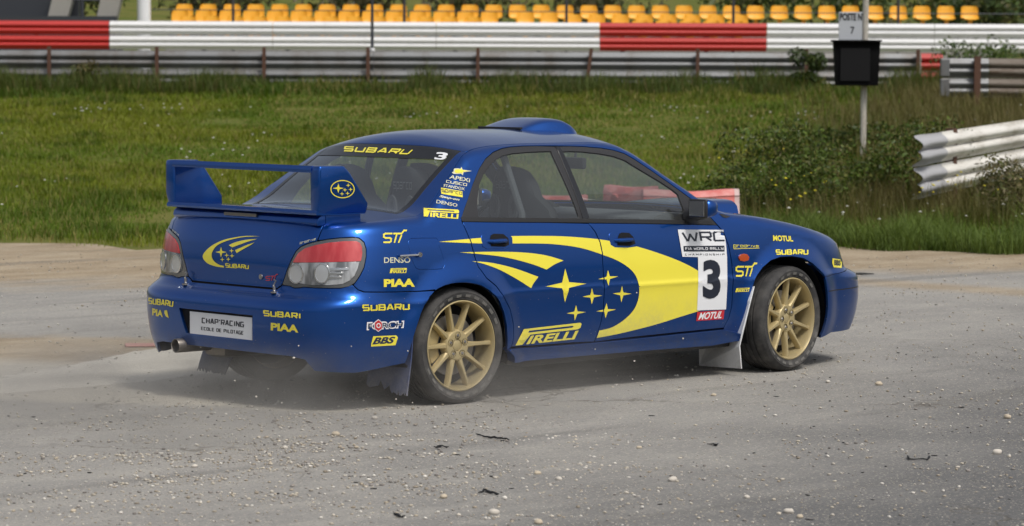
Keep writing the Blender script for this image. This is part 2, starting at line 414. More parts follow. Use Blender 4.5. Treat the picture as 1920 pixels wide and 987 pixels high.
# a sandy seam across the right side
seam=k.math('SUBTRACT',k.math('MULTIPLY_ADD',l_,-.95,27.0),k.math('ADD',d_,k.math('MULTIPLY',wob2,.35)))
seamm=k.math('MULTIPLY',k.math('MULTIPLY',k.ramp(seam,-.9,-.2),k.ramp(seam,.7,.0)),k.ramp(l_,1.7,2.6))
sm=k.math('MAXIMUM',k.math('MAXIMUM',sand_l,sand_e),k.math('MAXIMUM',pat,k.math('MULTIPLY',seamm,.8)))
sand=k.mix(k.ramp(k.noise(2.2,6.,.7,ps),.3,.7),(.26,.195,.12),(.40,.325,.225))
c=k.mix(k.math('MULTIPLY',sm,k.ramp(mid,.2,.5,.8,1.)),c,sand)
# pale concrete strip on the left
conc=k.math('MULTIPLY',k.math('MULTIPLY',k.ramp(k.math('ADD',d_,k.math('MULTIPLY_ADD',l_,.30,k.math('MULTIPLY',wob2,.16))),14.75,15.0),k.ramp(k.math('ADD',d_,k.math('MULTIPLY_ADD',l_,.25,k.math('MULTIPLY',wob2,.3))),17.2,16.7)),k.ramp(l_,-.2,-1.2))
c=k.mix(k.math('MULTIPLY',conc,.85),c,(.50,.465,.39))
# scuffed dark tyre tracks
trk=k.noise(1.0,3.,.5,k.mapping(p,(.10,1.6,1.),(0,0,R(2))))
c=k.mix(k.math('MULTIPLY',k.ramp(trk,.56,.68),.45),c,(.12,.116,.11))
# loose speckle
g2_=k.noise(48.,4.,.75,p); vor=k.n('ShaderNodeTexVoronoi',{'Scale':70.,'Vector':p})
vc=k.sep(vor.outputs['Color'])[0]
c=k.mix(k.ramp(g2_,.52,.70,0.,.42),c,(.48,.44,.36)); c=k.mix(k.ramp(g2_,.46,.30,0.,.45),c,(.085,.08,.075))
c=k.mix(k.math('MULTIPLY',k.ramp(vor.outputs['Distance'],.42,.25),k.ramp(vc,.70,.85,0.,.6)),c,(.55,.50,.41)); c=k.mix(k.math('MULTIPLY',k.ramp(vor.outputs['Distance'],.42,.25),k.ramp(vc,.2,.06,0.,.5)),c,(.06,.058,.055))
c=k.mix(k.ramp(fine,.60,.75,0.,.5),c,(.46,.42,.35)); c=k.mix(k.ramp(fine,.42,.28,0.,.5),c,(.08,.08,.08))
# cracks
cr=k.n('ShaderNodeTexVoronoi',{'Scale':.33,'Vector':k.n('ShaderNodeVectorMath',{0:p,1:k.n('ShaderNodeTexNoise',{'Scale':2.5,'Detail':5.,'Vector':p}).outputs['Color']},operation='ADD').outputs[0]},feature='DISTANCE_TO_EDGE').outputs['Distance']
crm=k.math('MULTIPLY',k.math('MULTIPLY',k.ramp(cr,.007,.002),k.ramp(d_,22.,16.)),k.ramp(big_,.42,.58))
c=k.mix(k.math('MULTIPLY',crm,.55),c,(.09,.075,.055))
k.set('Base Color',c)
hgt=k.math('ADD',k.math('MULTIPLY',grit,.4),k.math('SUBTRACT',k.math('ADD',fine,k.math('MULTIPLY',mid,1.5)),k.math('MULTIPLY',crm,1.)))
k.bump(hgt,.55,.012)
q=random.Random(5)
far=[]
for i,l in enumerate(np.arange(-60,61,.5)):
    e=29.2+.5*math.sin(l*.9+1)+.35*math.sin(l*2.3)+.7*(q.random()-.5)-.12*max(0,min(l,6)-1.5)
    far.append((l,e))
V=[];F=[]
ds=[0,.2,.4,.6,.8,1.]
for l,e in far:
    for t in ds:
        d=-60+(e+60)*t; V.append(ld(l,d,-.004 if t<1 else -.012+float(gz(e))))
n=len(ds)
for i in range(len(far)-1):
    for j in range(n-1): F.append((i*n+j,(i+1)*n+j,(i+1)*n+j+1,i*n+j+1))
V=[(v[0],v[1],v[2]+.0039) for v in V]
tag(raw('asphalt_yard',V,F,'asphalt',smooth=False),kind='structure')
def ground_px(px,py,z=0.):
    d=ray(px,py); t=(z-CAM[2])/d[2]; return CAM+d*t
m=mat('pale_concrete',(.42,.40,.35),.9); k=N(m); p=k.pos(); nn_=k.noise(3.,6.,.65,k.mapping(p,(.5,1,1))); n3_=k.noise(70.,3.,.7,p)
c=k.mix(k.ramp(nn_,.3,.7),(.50,.47,.40),(.60,.565,.49)); c=k.mix(k.ramp(n3_,.42,.3,0.,.35),c,(.2,.19,.17)); k.set('Base Color',c); k.bump(n3_,.3,.006)
up_=[(-420,742),(-200,725),(0,706),(60,697),(130,686),(200,671),(262,657),(330,648),(420,641),(520,637),(640,636)]; lo_=[(640,668),(560,676),(480,686),(400,699),(300,712),(200,722),(100,729),(0,737),(-200,756),(-420,780)]
def wig(pts,amp,seed):
    q=random.Random(seed); o=[]
    for (x0,y0),(x1,y1) in zip(pts[:-1],pts[1:]):
        for j in range(6): t=j/6; o.append((x0+(x1-x0)*t,y0+(y1-y0)*t+q.uniform(-amp,amp)))
    return o+[pts[-1]]
U_,T_=fill([[tuple(ground_px(x,y)[:2]) for x,y in wig(up_,1.6,1)+wig(lo_,1.2,2)]],(),(),.25)
_ec={}
for t in T_:
    for i_ in range(3): e_=tuple(sorted((t[i_],t[(i_+1)%3]))); _ec[e_]=_ec.get(e_,0)+1
_bd={i_ for e_,c_ in _ec.items() if c_==1 for i_ in e_}      # the slab's rim slopes down into the asphalt
tag(raw('concrete_strip',[(x,y,-.002 if i_ in _bd else .0038) for i_,(x,y) in enumerate(U_)],[t if np.cross(U_[t[1]]-U_[t[0]],U_[t[2]]-U_[t[0]])>0 else t[::-1] for t in T_],'pale_concrete',smooth=False),kind='structure')
EDGE=lambda l: np.interp(l,[a for a,b in far],[b for a,b in far])
# ---- track between the barriers
m=mat('track_asphalt',(.09,.09,.09),.9)
tag(raw('race_track',[ld(-60,59,1.30),ld(60,59,1.30),ld(60,69.5,1.31),ld(-60,69.5,1.31)],[(0,1,2,3)],'track_asphalt'),kind='structure')
# ================================================================ vegetation
def blades(name,l,d,h,w_,bend,base_col_attr,matname,seg=2,zoff=0.):
    """tapered bent grass blades as one mesh; per-blade tint kept in a colour attribute"""
    n=len(l); base=CAM[:2]+d[:,None]*FH+l[:,None]*RH; z=gz(d)-.03+zoff
    ang=rng.uniform(0,2*math.pi,n); ca=np.stack([np.cos(ang),np.sin(ang)],-1); wd=np.stack([-ca[:,1],ca[:,0]],-1)
    # widths face roughly the viewer side or any side
    V=np.zeros((n,5,3))
    for i,(t,ww) in enumerate(((0,1.),(.55,.75))):
        off=ca*(bend*h*(t**2))[:,None]
        for s,j in ((-1,2*i),(1,2*i+1)):
            V[:,j,:2]=base+off+wd*(s*.5*w_*ww)[:,None]; V[:,j,2]=z+h*t
    V[:,4,:2]=base+ca*(bend*h)[:,None]; V[:,4,2]=z+h*(1-.25*np.minimum(bend,1.5)**2*.5)
    b=(np.arange(n)*5)[:,None]
    T=np.concatenate([b+np.array([0,1,3]),b+np.array([0,3,2]),b+np.array([2,3,4])],1).reshape(-1,3)
    o=big(name,V.reshape(-1,3),T,matname)
    at_=o.data.color_attributes.new('tint','FLOAT_COLOR','POINT')
    cc=np.ones((n,5,4),np.float32); cc[...,:3]=base_col_attr[:,None,:]
    at_.data.foreach_set('color',cc.ravel())
    return o
def leafmat(name,rough=.6,trans=.4):
    m=mat(name,(.1,.12,.02),rough,spec=.3); k=N(m); a=k.n('ShaderNodeAttribute',attribute_name='tint')
    k.set('Base Color',a.outputs['Color'])
    t=k.t; tr=t.nodes.new('ShaderNodeBsdfTranslucent'); t.links.new(a.outputs['Color'],tr.inputs[0]); mx=t.nodes.new('ShaderNodeMixShader'); mx.inputs[0].default_value=trans
    out=t.nodes['Material Output']; t.links.new(k.b.outputs[0],mx.inputs[1]); t.links.new(tr.outputs[0],mx.inputs[2]); t.links.new(mx.outputs[0],out.inputs[0])
leafmat('grass_leaf'); leafmat('shrub_leaf',.5,.2)
def vnoise(x,y,seed,scale):
    """cheap smooth value noise"""
    r=np.random.default_rng(seed).random((64,64)); x=x/scale+100; y=y/scale+100
    xi=np.floor(x).astype(int); yi=np.floor(y).astype(int); fx=x-xi; fy=y-yi; fx=fx*fx*(3-2*fx); fy=fy*fy*(3-2*fy)
    g=lambda a,b:r[a%64,b%64]
    return (g(xi,yi)*(1-fx)+g(xi+1,yi)*fx)*(1-fy)+(g(xi,yi+1)*(1-fx)+g(xi+1,yi+1)*fx)*fy
def scatter(n,d0,d1,margin=1.2,power=1.):
    d=d0+(d1-d0)*rng.random(n)**power; l=(rng.random(n)*2-1)*(.172*d+margin); return l,d
# field grass
l,d=scatter(440000,28.6,57.2,4.,.9)
fr_=vnoise(l,d,3,.8)*.6+vnoise(l,d,4,.3)*.4
keep=(d-EDGE(l)+1.6*(fr_-.5)+.35*rng.normal(size=len(l)))>0; l,d=l[keep],d[keep]
n1=vnoise(l,d,11,3.2); n2=vnoise(l,d,12,.9); n3=vnoise(l,d*.6,13,8.)
bare=(n2<.14)&(n1<.5)&(l<2); kp=~bare|(rng.random(len(l))<.15); l,d,n1,n2,n3=[q_[kp] for q_ in (l,d,n1,n2,n3)]
edge=np.exp(-np.maximum(d-EDGE(l),0)/1.6); back=np.clip((d-53.2)/2.2,0,1)
n4=vnoise(l,d,14,.35)
h=(.034+.04*n1+.07*n2**2+.10*np.clip(n4-.62,0,1))*(1+.6*edge*vnoise(l,d,21,.7)+1.5*back*n2)*rng.uniform(.5,1.4,len(l))
tall=np.clip((l-(d-29)*.02-2.3)/1.5,0,1)*np.clip((d-30.)/2,0,1)
h*=1+.9*tall*n2
g1=np.array([.105,.180,.006]); g2=np.array([.185,.220,.012]); g3=np.array([.052,.098,.004]); g4=np.array([.27,.225,.07])
t1=np.clip((n1-.3)/.4,0,1)[:,None]; tint=g1*(1-t1)+g2*t1
t2=np.clip((n2*.6+n4*.4-.5)/.22,0,1)[:,None]; tint=tint*(1-.75*t2)+g3*.75*t2
tint=tint*(1-.75*back[:,None]*np.clip(n2*1.4,0,1)[:,None])+g3*.75*back[:,None]*np.clip(n2*1.4,0,1)[:,None]
dry=((rng.random(len(l))<.10+.16*(n3>.6))*1.)[:,None]; tint=tint*(1-dry)+g4*dry
tint*=rng.uniform(.7,1.25,(len(l),1))
tag(blades('grass',l,d,h,rng.uniform(.007,.014,len(l))*(d/36),rng.uniform(.15,.9,len(l)),tint,'grass_leaf'),'short green and yellowish field grass between the sandy edge and the barriers','grass',kind='stuff')
# tall straw-coloured grass on the right
n=40000; d=31+24*rng.random(n)**1.15; l=(d*.172+2.6)*(.26+.76*rng.random(n)); 
kp=(vnoise(l,d,31,1.4)>.32)&(l>1.5+.13*(d-31)+2.6*rng.random(n)+.9*vnoise(l,d,33,1.6))&(d>EDGE(l)+1.0); l,d=l[kp],d[kp]; n=len(l)
nn=vnoise(l,d,32,1.1)[:,None]
tint=np.array([.19,.150,.055])*(1-nn)+np.array([.095,.105,.022])*nn; tint=tint*rng.uniform(.7,1.2,(n,1))
tag(blades('tall_grass',l,d,rng.uniform(.22,.52,n),rng.uniform(.007,.012,n)*(d/36),rng.uniform(.1,.7,n),tint,'grass_leaf'),'tall straw coloured grass growing among the barriers on the right','tall grass',kind='stuff')
# long grass along the yard edge and against the grey barrier
n=26000; l=rng.uniform(1.6,9.5,n); d=EDGE(l)-.15+.7*(vnoise(l,l*0,43,.5)-.5)+rng.random(n)**1.3*2.6; nn=vnoise(l,d,41,.6)*.6+vnoise(l,d,42,.22)*.4; kp=nn>.28; l,d,nn=l[kp],d[kp],nn[kp]; n=len(l)
tint=(np.array([.065,.120,.018])+np.array([.09,.09,.02])*nn[:,None])*rng.uniform(.6,1.3,(n,1))
tag(blades('edge_grass',l,d,(.02+.50*nn**1.5)*rng.uniform(.5,1.3,n),rng.uniform(.006,.010,n),rng.uniform(.4,1.2,n),tint,'grass_leaf'),'long arching green grass along the sandy edge in front of the white guardrail','edge grass',kind='stuff')
n=40000; l=rng.uniform(-14.5,14.5,n); d=54.6+2.6*rng.random(n); nn=vnoise(l,d*.5,51,.8); kp=nn>.3; l,d,nn=l[kp],d[kp],nn[kp]; n=len(l)
tint=(np.array([.055,.092,.012])+np.array([.07,.06,.015])*(nn[:,None]-.3))*rng.uniform(.6,1.3,(n,1)); dry=(rng.random(n)<.12)[:,None]; tint=np.where(dry,np.array([.17,.13,.05]),tint)
tag(blades('verge_grass',l,d,(.14+.55*np.clip(nn-.3,0,1))*rng.uniform(.5,1.4,n),rng.uniform(.010,.017,n),rng.uniform(.1,.7,n),tint,'grass_leaf'),'dark uncut grass growing up against the grey barrier','verge grass',kind='stuff')
# leaf-clump shrubs
def shrub(name,l,d,hw,hh,n,tints,label,group=None,leaf=.05,zb=0.,cat='shrub',stems=5,seed=0):
    r=np.random.default_rng(seed+int(abs(l)*100+d*10)); z0=float(gz(d))+zb; base=ld(l,d,z0)
    o=empty(name,tuple(base)); tag(o,label,cat,group)
    # several lobes so that the outline is uneven
    k_=7; cen=np.stack([r.uniform(-.7,.7,k_)*hw,r.uniform(-.6,.6,k_)*hw,r.uniform(.25,.85,k_)*hh],-1); rad_=r.uniform(.28,.5,k_)*min(hw,hh)
    w_=rad_**2; which=r.choice(k_,n,p=w_/w_.sum()); dirs=r.normal(size=(n,3)); dirs/=np.linalg.norm(dirs,axis=1,keepdims=True)
    P=cen[which]+dirs*(rad_[which]*r.uniform(.35,1.15,n)**.7)[:,None]*np.array([1.15,1.15,1.]); P[:,2]=np.maximum(P[:,2],.02)
    a=r.normal(size=(n,3)); a/=np.linalg.norm(a,axis=1,keepdims=True); b=np.cross(a,r.normal(size=(n,3))); b/=np.linalg.norm(b,axis=1,keepdims=True)
    s=leaf*r.uniform(.5,1.3,n)[:,None]
    V=np.stack([P-a*s,P+b*s*.38,P+a*s,P-b*s*.38],1).reshape(-1,3); F=(np.arange(n)*4)[:,None]+np.array([0,1,2,3])
    f=big('foliage',V,F,'shrub_leaf',o)
    t=np.array(tints)[r.integers(0,len(tints),n)]*r.uniform(.65,1.3,(n,1)); cc=np.ones((n,4,4),np.float32); cc[...,:3]=t[:,None]
    f.data.color_attributes.new('tint','FLOAT_COLOR','POINT').data.foreach_set('color',cc.ravel())
    mb=MB()
    for i in range(stems):
        c_=cen[i%k_]; mb.tube([(r.normal()*.04,r.normal()*.04,-.05),tuple(c_*np.array([.4,.4,.5])),tuple(c_)],[.014,.010,.004],5)
    mb.build('stem','bark',o)
    return o
mat('bark',(.09,.065,.04),.9)
GR=[(.045,.075,.015),(.07,.095,.02),(.03,.05,.012)]; DKG=[(.022,.034,.011),(.035,.048,.015),(.055,.055,.02)]
DK2=[(.065,.11,.014),(.10,.145,.02),(.035,.058,.008),(.11,.115,.025)]
shrub('weed_bush',2.55,33.0,.85,.50,3600,DK2,'dark weedy bush just behind the front of the car',seed=1,leaf=.030)
shrub('weed_bush',3.45,33.9,1.0,.80,6000,DK2,'broad tangled weed bush between the car and the sign post',seed=2,leaf=.030)
shrub('weed_bush',4.25,34.3,.7,.85,4200,DK2,'tall tangled weeds against the end of the white guardrail',seed=9,leaf=.030)
shrub('weed_bush',4.75,41.8,.9,.45,2200,DK2,'low dark weeds round the foot of the sign post',seed=3,leaf=.04)
shrub('weed_bush',5.75,32.4,.85,.62,3000,[(.09,.10,.03),(.13,.115,.045),(.17,.14,.07)],'brownish weeds in front of the lower white guardrail',seed=4,leaf=.032)
shrub('weed_bush',5.35,55.8,.35,.85,1100,GR,'tall green weed against the grey barrier left of the black box',seed=5,leaf=.05)
shrub('weed_bush',-8.0,56.0,.3,.55,500,[(.08,.085,.02),(.11,.09,.035)],'thin yellowish weed at the second barrier post from the left',seed=6,leaf=.045)
shrub('weed_bush',8.75,55.6,1.2,1.1,3200,[(.07,.12,.02),(.10,.14,.03),(.05,.085,.015)],'bright green bush above the rusty rails on the right',seed=7,leaf=.05,zb=-.1)
# background bank behind the stand
for i,(l,d,hw,hh) in enumerate([(-14.6,86,1.6,2.6),(-12.0,90,1.8,3.0),(-9.0,92,1.8,2.2),(-5.5,93,2.2,2.2),(-1.5,94,2.3,2.4),(2.5,93,2.2,2.5),(6.5,92,2.4,2.8),(10.5,90,2.4,3.0),(14.0,88,2.2,3.0),(12.6,82,1.5,2.4)]):
    shrub('background_bush',l,d,hw,hh,1500,[(.05,.06,.02),(.08,.075,.03),(.11,.09,.045)] if i in(2,3,4,5) else GR+[(.09,.085,.03)],['yellowish bush at the far left edge behind the concrete stand','dark bush between the concrete stand and the white pole','brownish bush behind the leftmost orange seats','brownish bush behind the orange seats left of the thin dark pole','brownish bush behind the middle orange seats','brownish bush behind the orange seats above the red rails','green bush behind the orange seats left of the marshal sign','green bush behind the orange seats right of the marshal sign','green bush at the far right edge behind the white rails','low green bush at the right end of the seat rows'][i],'bushes behind the stand',leaf=.14,seed=20+i)
# ---- small flowers
def flowers(name,l,d,zh,colr,size,label):
    n=len(l); base=np.zeros((n,3)); base[:,:2]=CAM[:2]+d[:,None]*FH+l[:,None]*RH; base[:,2]=gz(d)+zh
    V=[];F=[]
    A=np.linspace(0,2*math.pi,7)[:-1]
    off=np.stack([np.cos(A),np.sin(A)],-1); s=size*rng.uniform(.6,1.3,n)
    VV=np.zeros((n,8,3)); VV[:,:6,:2]=base[:,None,:2]+off[None]*s[:,None,None]; VV[:,:6,2]=base[:,None,2]; VV[:,6]=base+np.stack([0*s,0*s,s*.5],-1); VV[:,7]=base-np.stack([0*s,0*s,s*.4],-1)
    T=[(i,(i+1)%6,6) for i in range(6)]+[((i+1)%6,i,7) for i in range(6)]
    F=((np.arange(n)*8)[:,None,None]+np.array(T)[None]).reshape(-1,3)
    mat(name+'_petal',colr,.7); return tag(big(name,VV.reshape(-1,3),F,name+'_petal'),label,'flowers',kind='stuff')
l,d=scatter(1500,30.5,50,0.); kp=(vnoise(l,d,61,2.)*.5+vnoise(l,d,62,.6)*.5>.66)|((l>2)&(rng.random(1500)<.22)); l,d=l[kp],d[kp]
flowers('white_flowers',l,d,rng.uniform(.10,.24,len(l)),(.62,.62,.56),.019,'small white flowers dotted through the field grass')
l=np.concatenate([rng.normal(2.85,.12,9),rng.normal(3.2,.1,3),rng.normal(4.65,.2,12),rng.uniform(2,6,14)]); d=np.concatenate([rng.normal(30.8,.2,9),rng.normal(31.4,.1,3),rng.normal(31.9,.2,12),rng.uniform(30.6,40,14)])
flowers('yellow_flowers',l,d,rng.uniform(.30,.55,len(l)),(.65,.55,.02),.017,'small yellow flowers in the weeds near the white guardrail')
# ================================================================ the rally car
car=empty('rally_car',(0,0,0))
tag(car,'blue four door rally saloon with yellow decals, high rear wing and gold wheels','car')
# ---- casting pixels of the photograph onto the body surface
def _gridbvh(fn,us,vs):
    U,Vv=np.meshgrid(us,vs,indexing='ij'); P=fn(U,Vv); n,m_=U.shape
    idx=np.arange(n*m_).reshape(n,m_)
    q=np.stack([idx[:-1,:-1],idx[1:,:-1],idx[1:,1:],idx[:-1,1:]],-1).reshape(-1,4)
    T=np.concatenate([q[:,[0,1,2]],q[:,[0,2,3]]])
    P=P.reshape(-1,3); UV=np.stack([U.ravel(),Vv.ravel()],-1)
    return BVHTree.FromPolygons(P.tolist(),T.tolist()),P,T,UV
def _sidefrac(a,t): return side(a,.12+(bmax(a)-.12)*t)
_SB,_SP,_ST,_SUV=_gridbvh(_sidefrac,np.concatenate([np.linspace(-A3,-A1,60,endpoint=False),np.linspace(-A1,A1,220,endpoint=False),np.linspace(A1,A3,300)]),np.linspace(0,1,90))
_TB,_TP,_TT,_TUV=_gridbvh(top,np.linspace(_ex[0]+.002,3.38,240),np.linspace(-1,1,60))
def _bary(p,tri):
    a,b,c=tri; v0=b-a; v1=c-a; v2=p-a
    d00=v0@v0; d01=v0@v1; d11=v1@v1; d20=v2@v0; d21=v2@v1; den=d00*d11-d01*d01
    v=(d11*d20-d01*d21)/den; w_=(d00*d21-d01*d20)/den
    return np.array([1-v-w_,v,w_])
def _near(bv,px,py):
    d=ray(px,py); best=None
    for t in np.arange(12.5,20,.05):
        q=bv.find_nearest(Vector(CAM+d*t))
        if best is None or q[3]<best[3]: best=q
    return best
def cs(px,py):
    """pixel -> (a,b) on the body side"""
    h=_SB.ray_cast(Vector(CAM),Vector(ray(px,py)))
    if h[0] is None: h=_near(_SB,px,py)
    t=_ST[h[2]]; w_=_bary(np.array(h[0]),_SP[t]); a,f=w_@_SUV[t]
    return (a,.12+(float(bmax(a))-.12)*f)
def ct(px,py):
    h=_TB.ray_cast(Vector(CAM),Vector(ray(px,py)))
    if h[0] is None: h=_near(_TB,px,py)
    return (h[0][0],h[0][1])
def Z(ox,oy,s,pts): return [(ox+x/s,oy+y/s) for x,y in pts]
W1=(860,260,5.808);W2=(460,250,4.571);W3=(280,380,5.483);W4=(500,400,5.482);W5=(1060,270,6.168);W6=(260,540,6.167);W7=(660,540,7.05);W8=(1360,420,4.112)
R1=(260,200,3.525);R2=(260,420,2.741);R3=(620,380,2.468);R4=(660,200,3.795);R5=(1000,200,3.795);R6=(1000,400,3.084);R7=(1300,360,2.742);R8=(800,400,3.29)
def zc(reg,pts): return [cs(x,y) for x,y in Z(*reg,pts)]
def pcs(pts): return [cs(x,y) for x,y in pts]
def ax(x): return A1+(x-XA)
# ---- surface normals
def snorm(a,b):
    e=.002; du=side(a+e,b)-side(a-e,b); dv=side(a,b+e)-side(a,b-e)
    n=np.cross(du,dv); l=np.linalg.norm(n,axis=-1,keepdims=True); return n/np.maximum(l,1e-9)
def topxy(x,y):
    hw=np.maximum(np.interp(x,_ex,-_E[:,1]),1e-4); return top(x,np.clip(y/hw,-1,1))
def tnorm(x,y):
    e=.004; du=topxy(x+e,y)-topxy(x-e,y); dv=topxy(x,y+e)-topxy(x,y-e)
    n=np.cross(du,dv); n[n[:,2]<0]*=-1; return n/np.maximum(np.linalg.norm(n,axis=-1,keepdims=True),1e-9)
def shrink(poly,d):
    P=np.asarray(poly,float); 
    ar=.5*np.sum(P[:,0]*np.roll(P[:,1],-1)-np.roll(P[:,0],-1)*P[:,1])
    if ar<0: P=P[::-1]
    keep=[0]
    for i in range(1,len(P)):
        if np.linalg.norm(P[i]-P[keep[-1]])>1e-4: keep.append(i)
    P=P[keep]
    e=np.roll(P,-1,0)-P; e/=np.maximum(np.linalg.norm(e,axis=1,keepdims=True),1e-9)
    n=np.stack([-e[:,1],e[:,0]],-1); q=n+np.roll(n,1,0)
    q/=np.maximum((q*q).sum(1,keepdims=True)/2,.6)
    return P+q*d
def panel_data(pos,neg=(),off=0.,fold=.014,step=.025,surf='side',gap=.0042,neggap=0.):
    pos=[shrink(p,gap) for p in pos]; neg=[shrink(p,-neggap) for p in neg]
    U,T=fill(pos,neg,(),step)
    if surf=='side': P=side(U[:,0],U[:,1]); n=snorm(U[:,0],U[:,1])
    else: P=topxy(U[:,0],U[:,1]); n=tnorm(U[:,0],U[:,1])
    o=off(U[:,0],U[:,1])[:,None] if callable(off) else off
    P=P+n*o
    # orient
    T=np.array(T)
    fn=np.cross(P[T[:,1]]-P[T[:,0]],P[T[:,2]]-P[T[:,0]]); fl=(fn*n[T].mean(1)).sum(1)<0
    T[fl]=T[fl][:,::-1]
    V=P; Nn=n; F=[tuple(t) for t in T]
    if fold>0:
        cnt={}
        for t in F:
            for i in range(3):
                e=(t[i],t[(i+1)%3]); cnt[e]=1
        bd=[e for e in cnt if (e[1],e[0]) not in cnt]
        ids=sorted({i for e in bd for i in e}); mp={i:k for k,i in enumerate(ids)}; b=len(V); nb=len(ids)
        out=np.zeros((nb,3))
        for i,j in bd:
            d=np.cross(V[j]-V[i],n[i]); d/=max(np.linalg.norm(d),1e-9); out[mp[i]]+=d; out[mp[j]]+=d
        out/=np.maximum(np.linalg.norm(out,axis=1,keepdims=True),1e-9)
        # a small rolled edge, then the fold going in
        e1=V[ids]+out*.0015-n[ids]*.0015; e2=e1-n[ids]*fold
        V=np.concatenate([V,e1,e1,e2]); Nn=np.concatenate([Nn,(n[ids]+out)/1.414,out,out])
        for i,j in bd:
            F.append((j,i,b+mp[i],b+mp[j])); F.append((b+nb+mp[j],b+nb+mp[i],b+2*nb+mp[i],b+2*nb+mp[j]))
    return V,F,Nn
_panels=[]
def panel(name,pos,material,neg=(),parent=None,mirror=False,cast=True,**k):
    V,F,n=panel_data(pos,neg,**k)
    o=raw(name,V,F,material,parent or car,True,n)
    if cast: _panels.append((V,F))
    if mirror:
        s=np.array([1,-1,1]); o2=raw(name,V*s,[f[::-1] for f in F],material,parent or car,True,n*s)
        return o,o2
    return o
def both(p): return list(p)+[(-a,b) for a,b in list(p)[::-1] ]
def line_b(a0,a1,n=24,fb=None):
    """polyline along the upper edge of the body side"""
    aa=np.linspace(a0,a1,n); bb=bmax(aa) if fb is None else fb(aa)
    return list(zip(aa,bb))
# ---- traced outlines -------------------------------------------------------------------------
lamp=zc(W4,[(158,738),(175,690),(200,610),(250,490),(300,395),(350,345),(430,312),(520,290),(640,268),(760,255),(880,250),(950,258),(1000,300),(1022,370),(1022,450),(1000,560),(960,640),(905,720),(850,755),(760,772),(640,772),(500,768),(380,760),(330,768),(285,770),(240,750)])
lamp_in=lamp[0:8]; lamp_top=lamp[7:13]; lamp_out=lamp[12:18]; lamp_bot=lamp[18:]+[lamp[0]]
trunk_gap=zc(W4,[(520,285),(560,180),(605,100)])
bump_top=zc(W4,[(885,738),(940,790),(1000,812)])+zc(R3,[(300,415),(400,412),(482,405)])
rarch=pcs([(815,546),(824,541),(835,536),(848,532.5),(862,531),(875,531),(890,533),(902,536),(919,546),(930,556),(937,566),(945,586),(950,610),(951.5,639),(951,662)])
rarch_rear=pcs([(815,546),(806,557),(797,572),(790,588),(783,610),(776,632),(768,660),(760,682)])
door_rr=zc(R8,[(218,50),(262,150),(290,240),(320,330),(370,400),(430,450),(480,520),(515,590),(535,680),(538,760),(524,828)])
door_mid=zc(R6,[(320,58),(360,110),(385,170),(398,230),(405,330),(410,480),(405,560),(390,640),(370,700),(352,746)])
door_ff=pcs([(1345,422)])+zc(R6,[(1100,110),(1130,190),(1150,300),(1155,420),(1148,540),(1130,610),(1100,665)])
sill_rr=pcs([(952,657)])[0]
door_bot_r=zc(R8,[(524,828),(650,820),(760,812),(900,801),(1030,790)])
door_bot_f=zc(R6,[(352,746),(600,716),(850,690),(1100,665)])
farch=pcs([(1389,640),(1397,600),(1404,566),(1413,536),(1418,521),(1431,502),(1446,489),(1464,482.5),(1486,481.5),(1507,485),(1524,495),(1539.5,509),(1548,521)])
farch_f=pcs([(1548,521),(1552,549),(1553,579),(1549,605),(1544,622),(1538,634)])
hl_edge=pcs([(1588,505),(1581,490),(1574,474),(1566.5,456)])
belt=pcs([(866.5,415.5),(950,416.5),(1030,417),(1103,417.8)]); belt_f=pcs([(1103,417.8),(1180,418.8),(1260,420),(1345,422)])
win_out_r=zc(W1,[(38,860),(60,790),(100,680),(160,500),(230,330),(300,220),(380,150),(470,110),(560,92),(700,82),(860,79),(1030,79)])
win_out_f=zc(W1,[(1030,79),(1200,82),(1400,90)])+zc(W5,[(280,38),(420,50),(560,75),(680,112),(760,155),(820,192),(1000,312),(1200,452),(1350,560),(1480,655)])
apil=pcs([(1303,380),(1318,394),(1332,408)])
# ---- panels ----------------------------------------------------------------------------------
aT=trunk_gap[-1][0]; aA=ax(1.93)
body_poly=[bump_top[0]]+bump_top[1:]+rarch+[sill_rr]+door_rr[::-1]+win_out_r+win_out_f[1:]+apil[:1]+line_b(max(aA,apil[0][0]+.02),aT,90)+trunk_gap[::-1]+lamp_top[1:]+lamp_out[1:]
fuel=zc(R3,[(358,190),(360,172),(372,165),(430,163),(488,163),(497,172),(503,200),(518,240),(527,275),(528,295),(518,309),(480,311),(410,312),(395,306),(380,278),(368,240)])
panel('body_side',[body_poly],'paint_blue',[fuel],mirror=True,neggap=.0)
panel('fuel_door',[fuel],'paint_blue',off=.001,gap=.004,mirror=True)
rd=door_rr+door_bot_r[1:-1]+door_mid[::-1]+belt[::-1][1:-1]
panel('rear_door',[rd],'paint_blue',mirror=True)
fd=door_mid+door_bot_f[1:]+door_ff[::-1][1:]+belt_f[::-1][1:-1]
panel('front_door',[fd],'paint_blue',mirror=True)
# front fender
a0=door_ff[0][0]
fend=door_ff+pcs([(1357,618),(1375,632)])+farch+hl_edge+line_b(hl_edge[-1][0],apil[0][0]+.03,40)+apil[1:]
panel('front_fender',[fend],'paint_blue',mirror=True)
# headlamp
hl=hl_edge+line_b(hl_edge[-1][0],ax(XF)+AF*.66,10)+[(ax(XF)+AF*.66,.58),(ax(XF)+AF*.5,.565)]
panel('headlamp',[hl],'lamp_silver',mirror=True,off=-.004,cast=False)
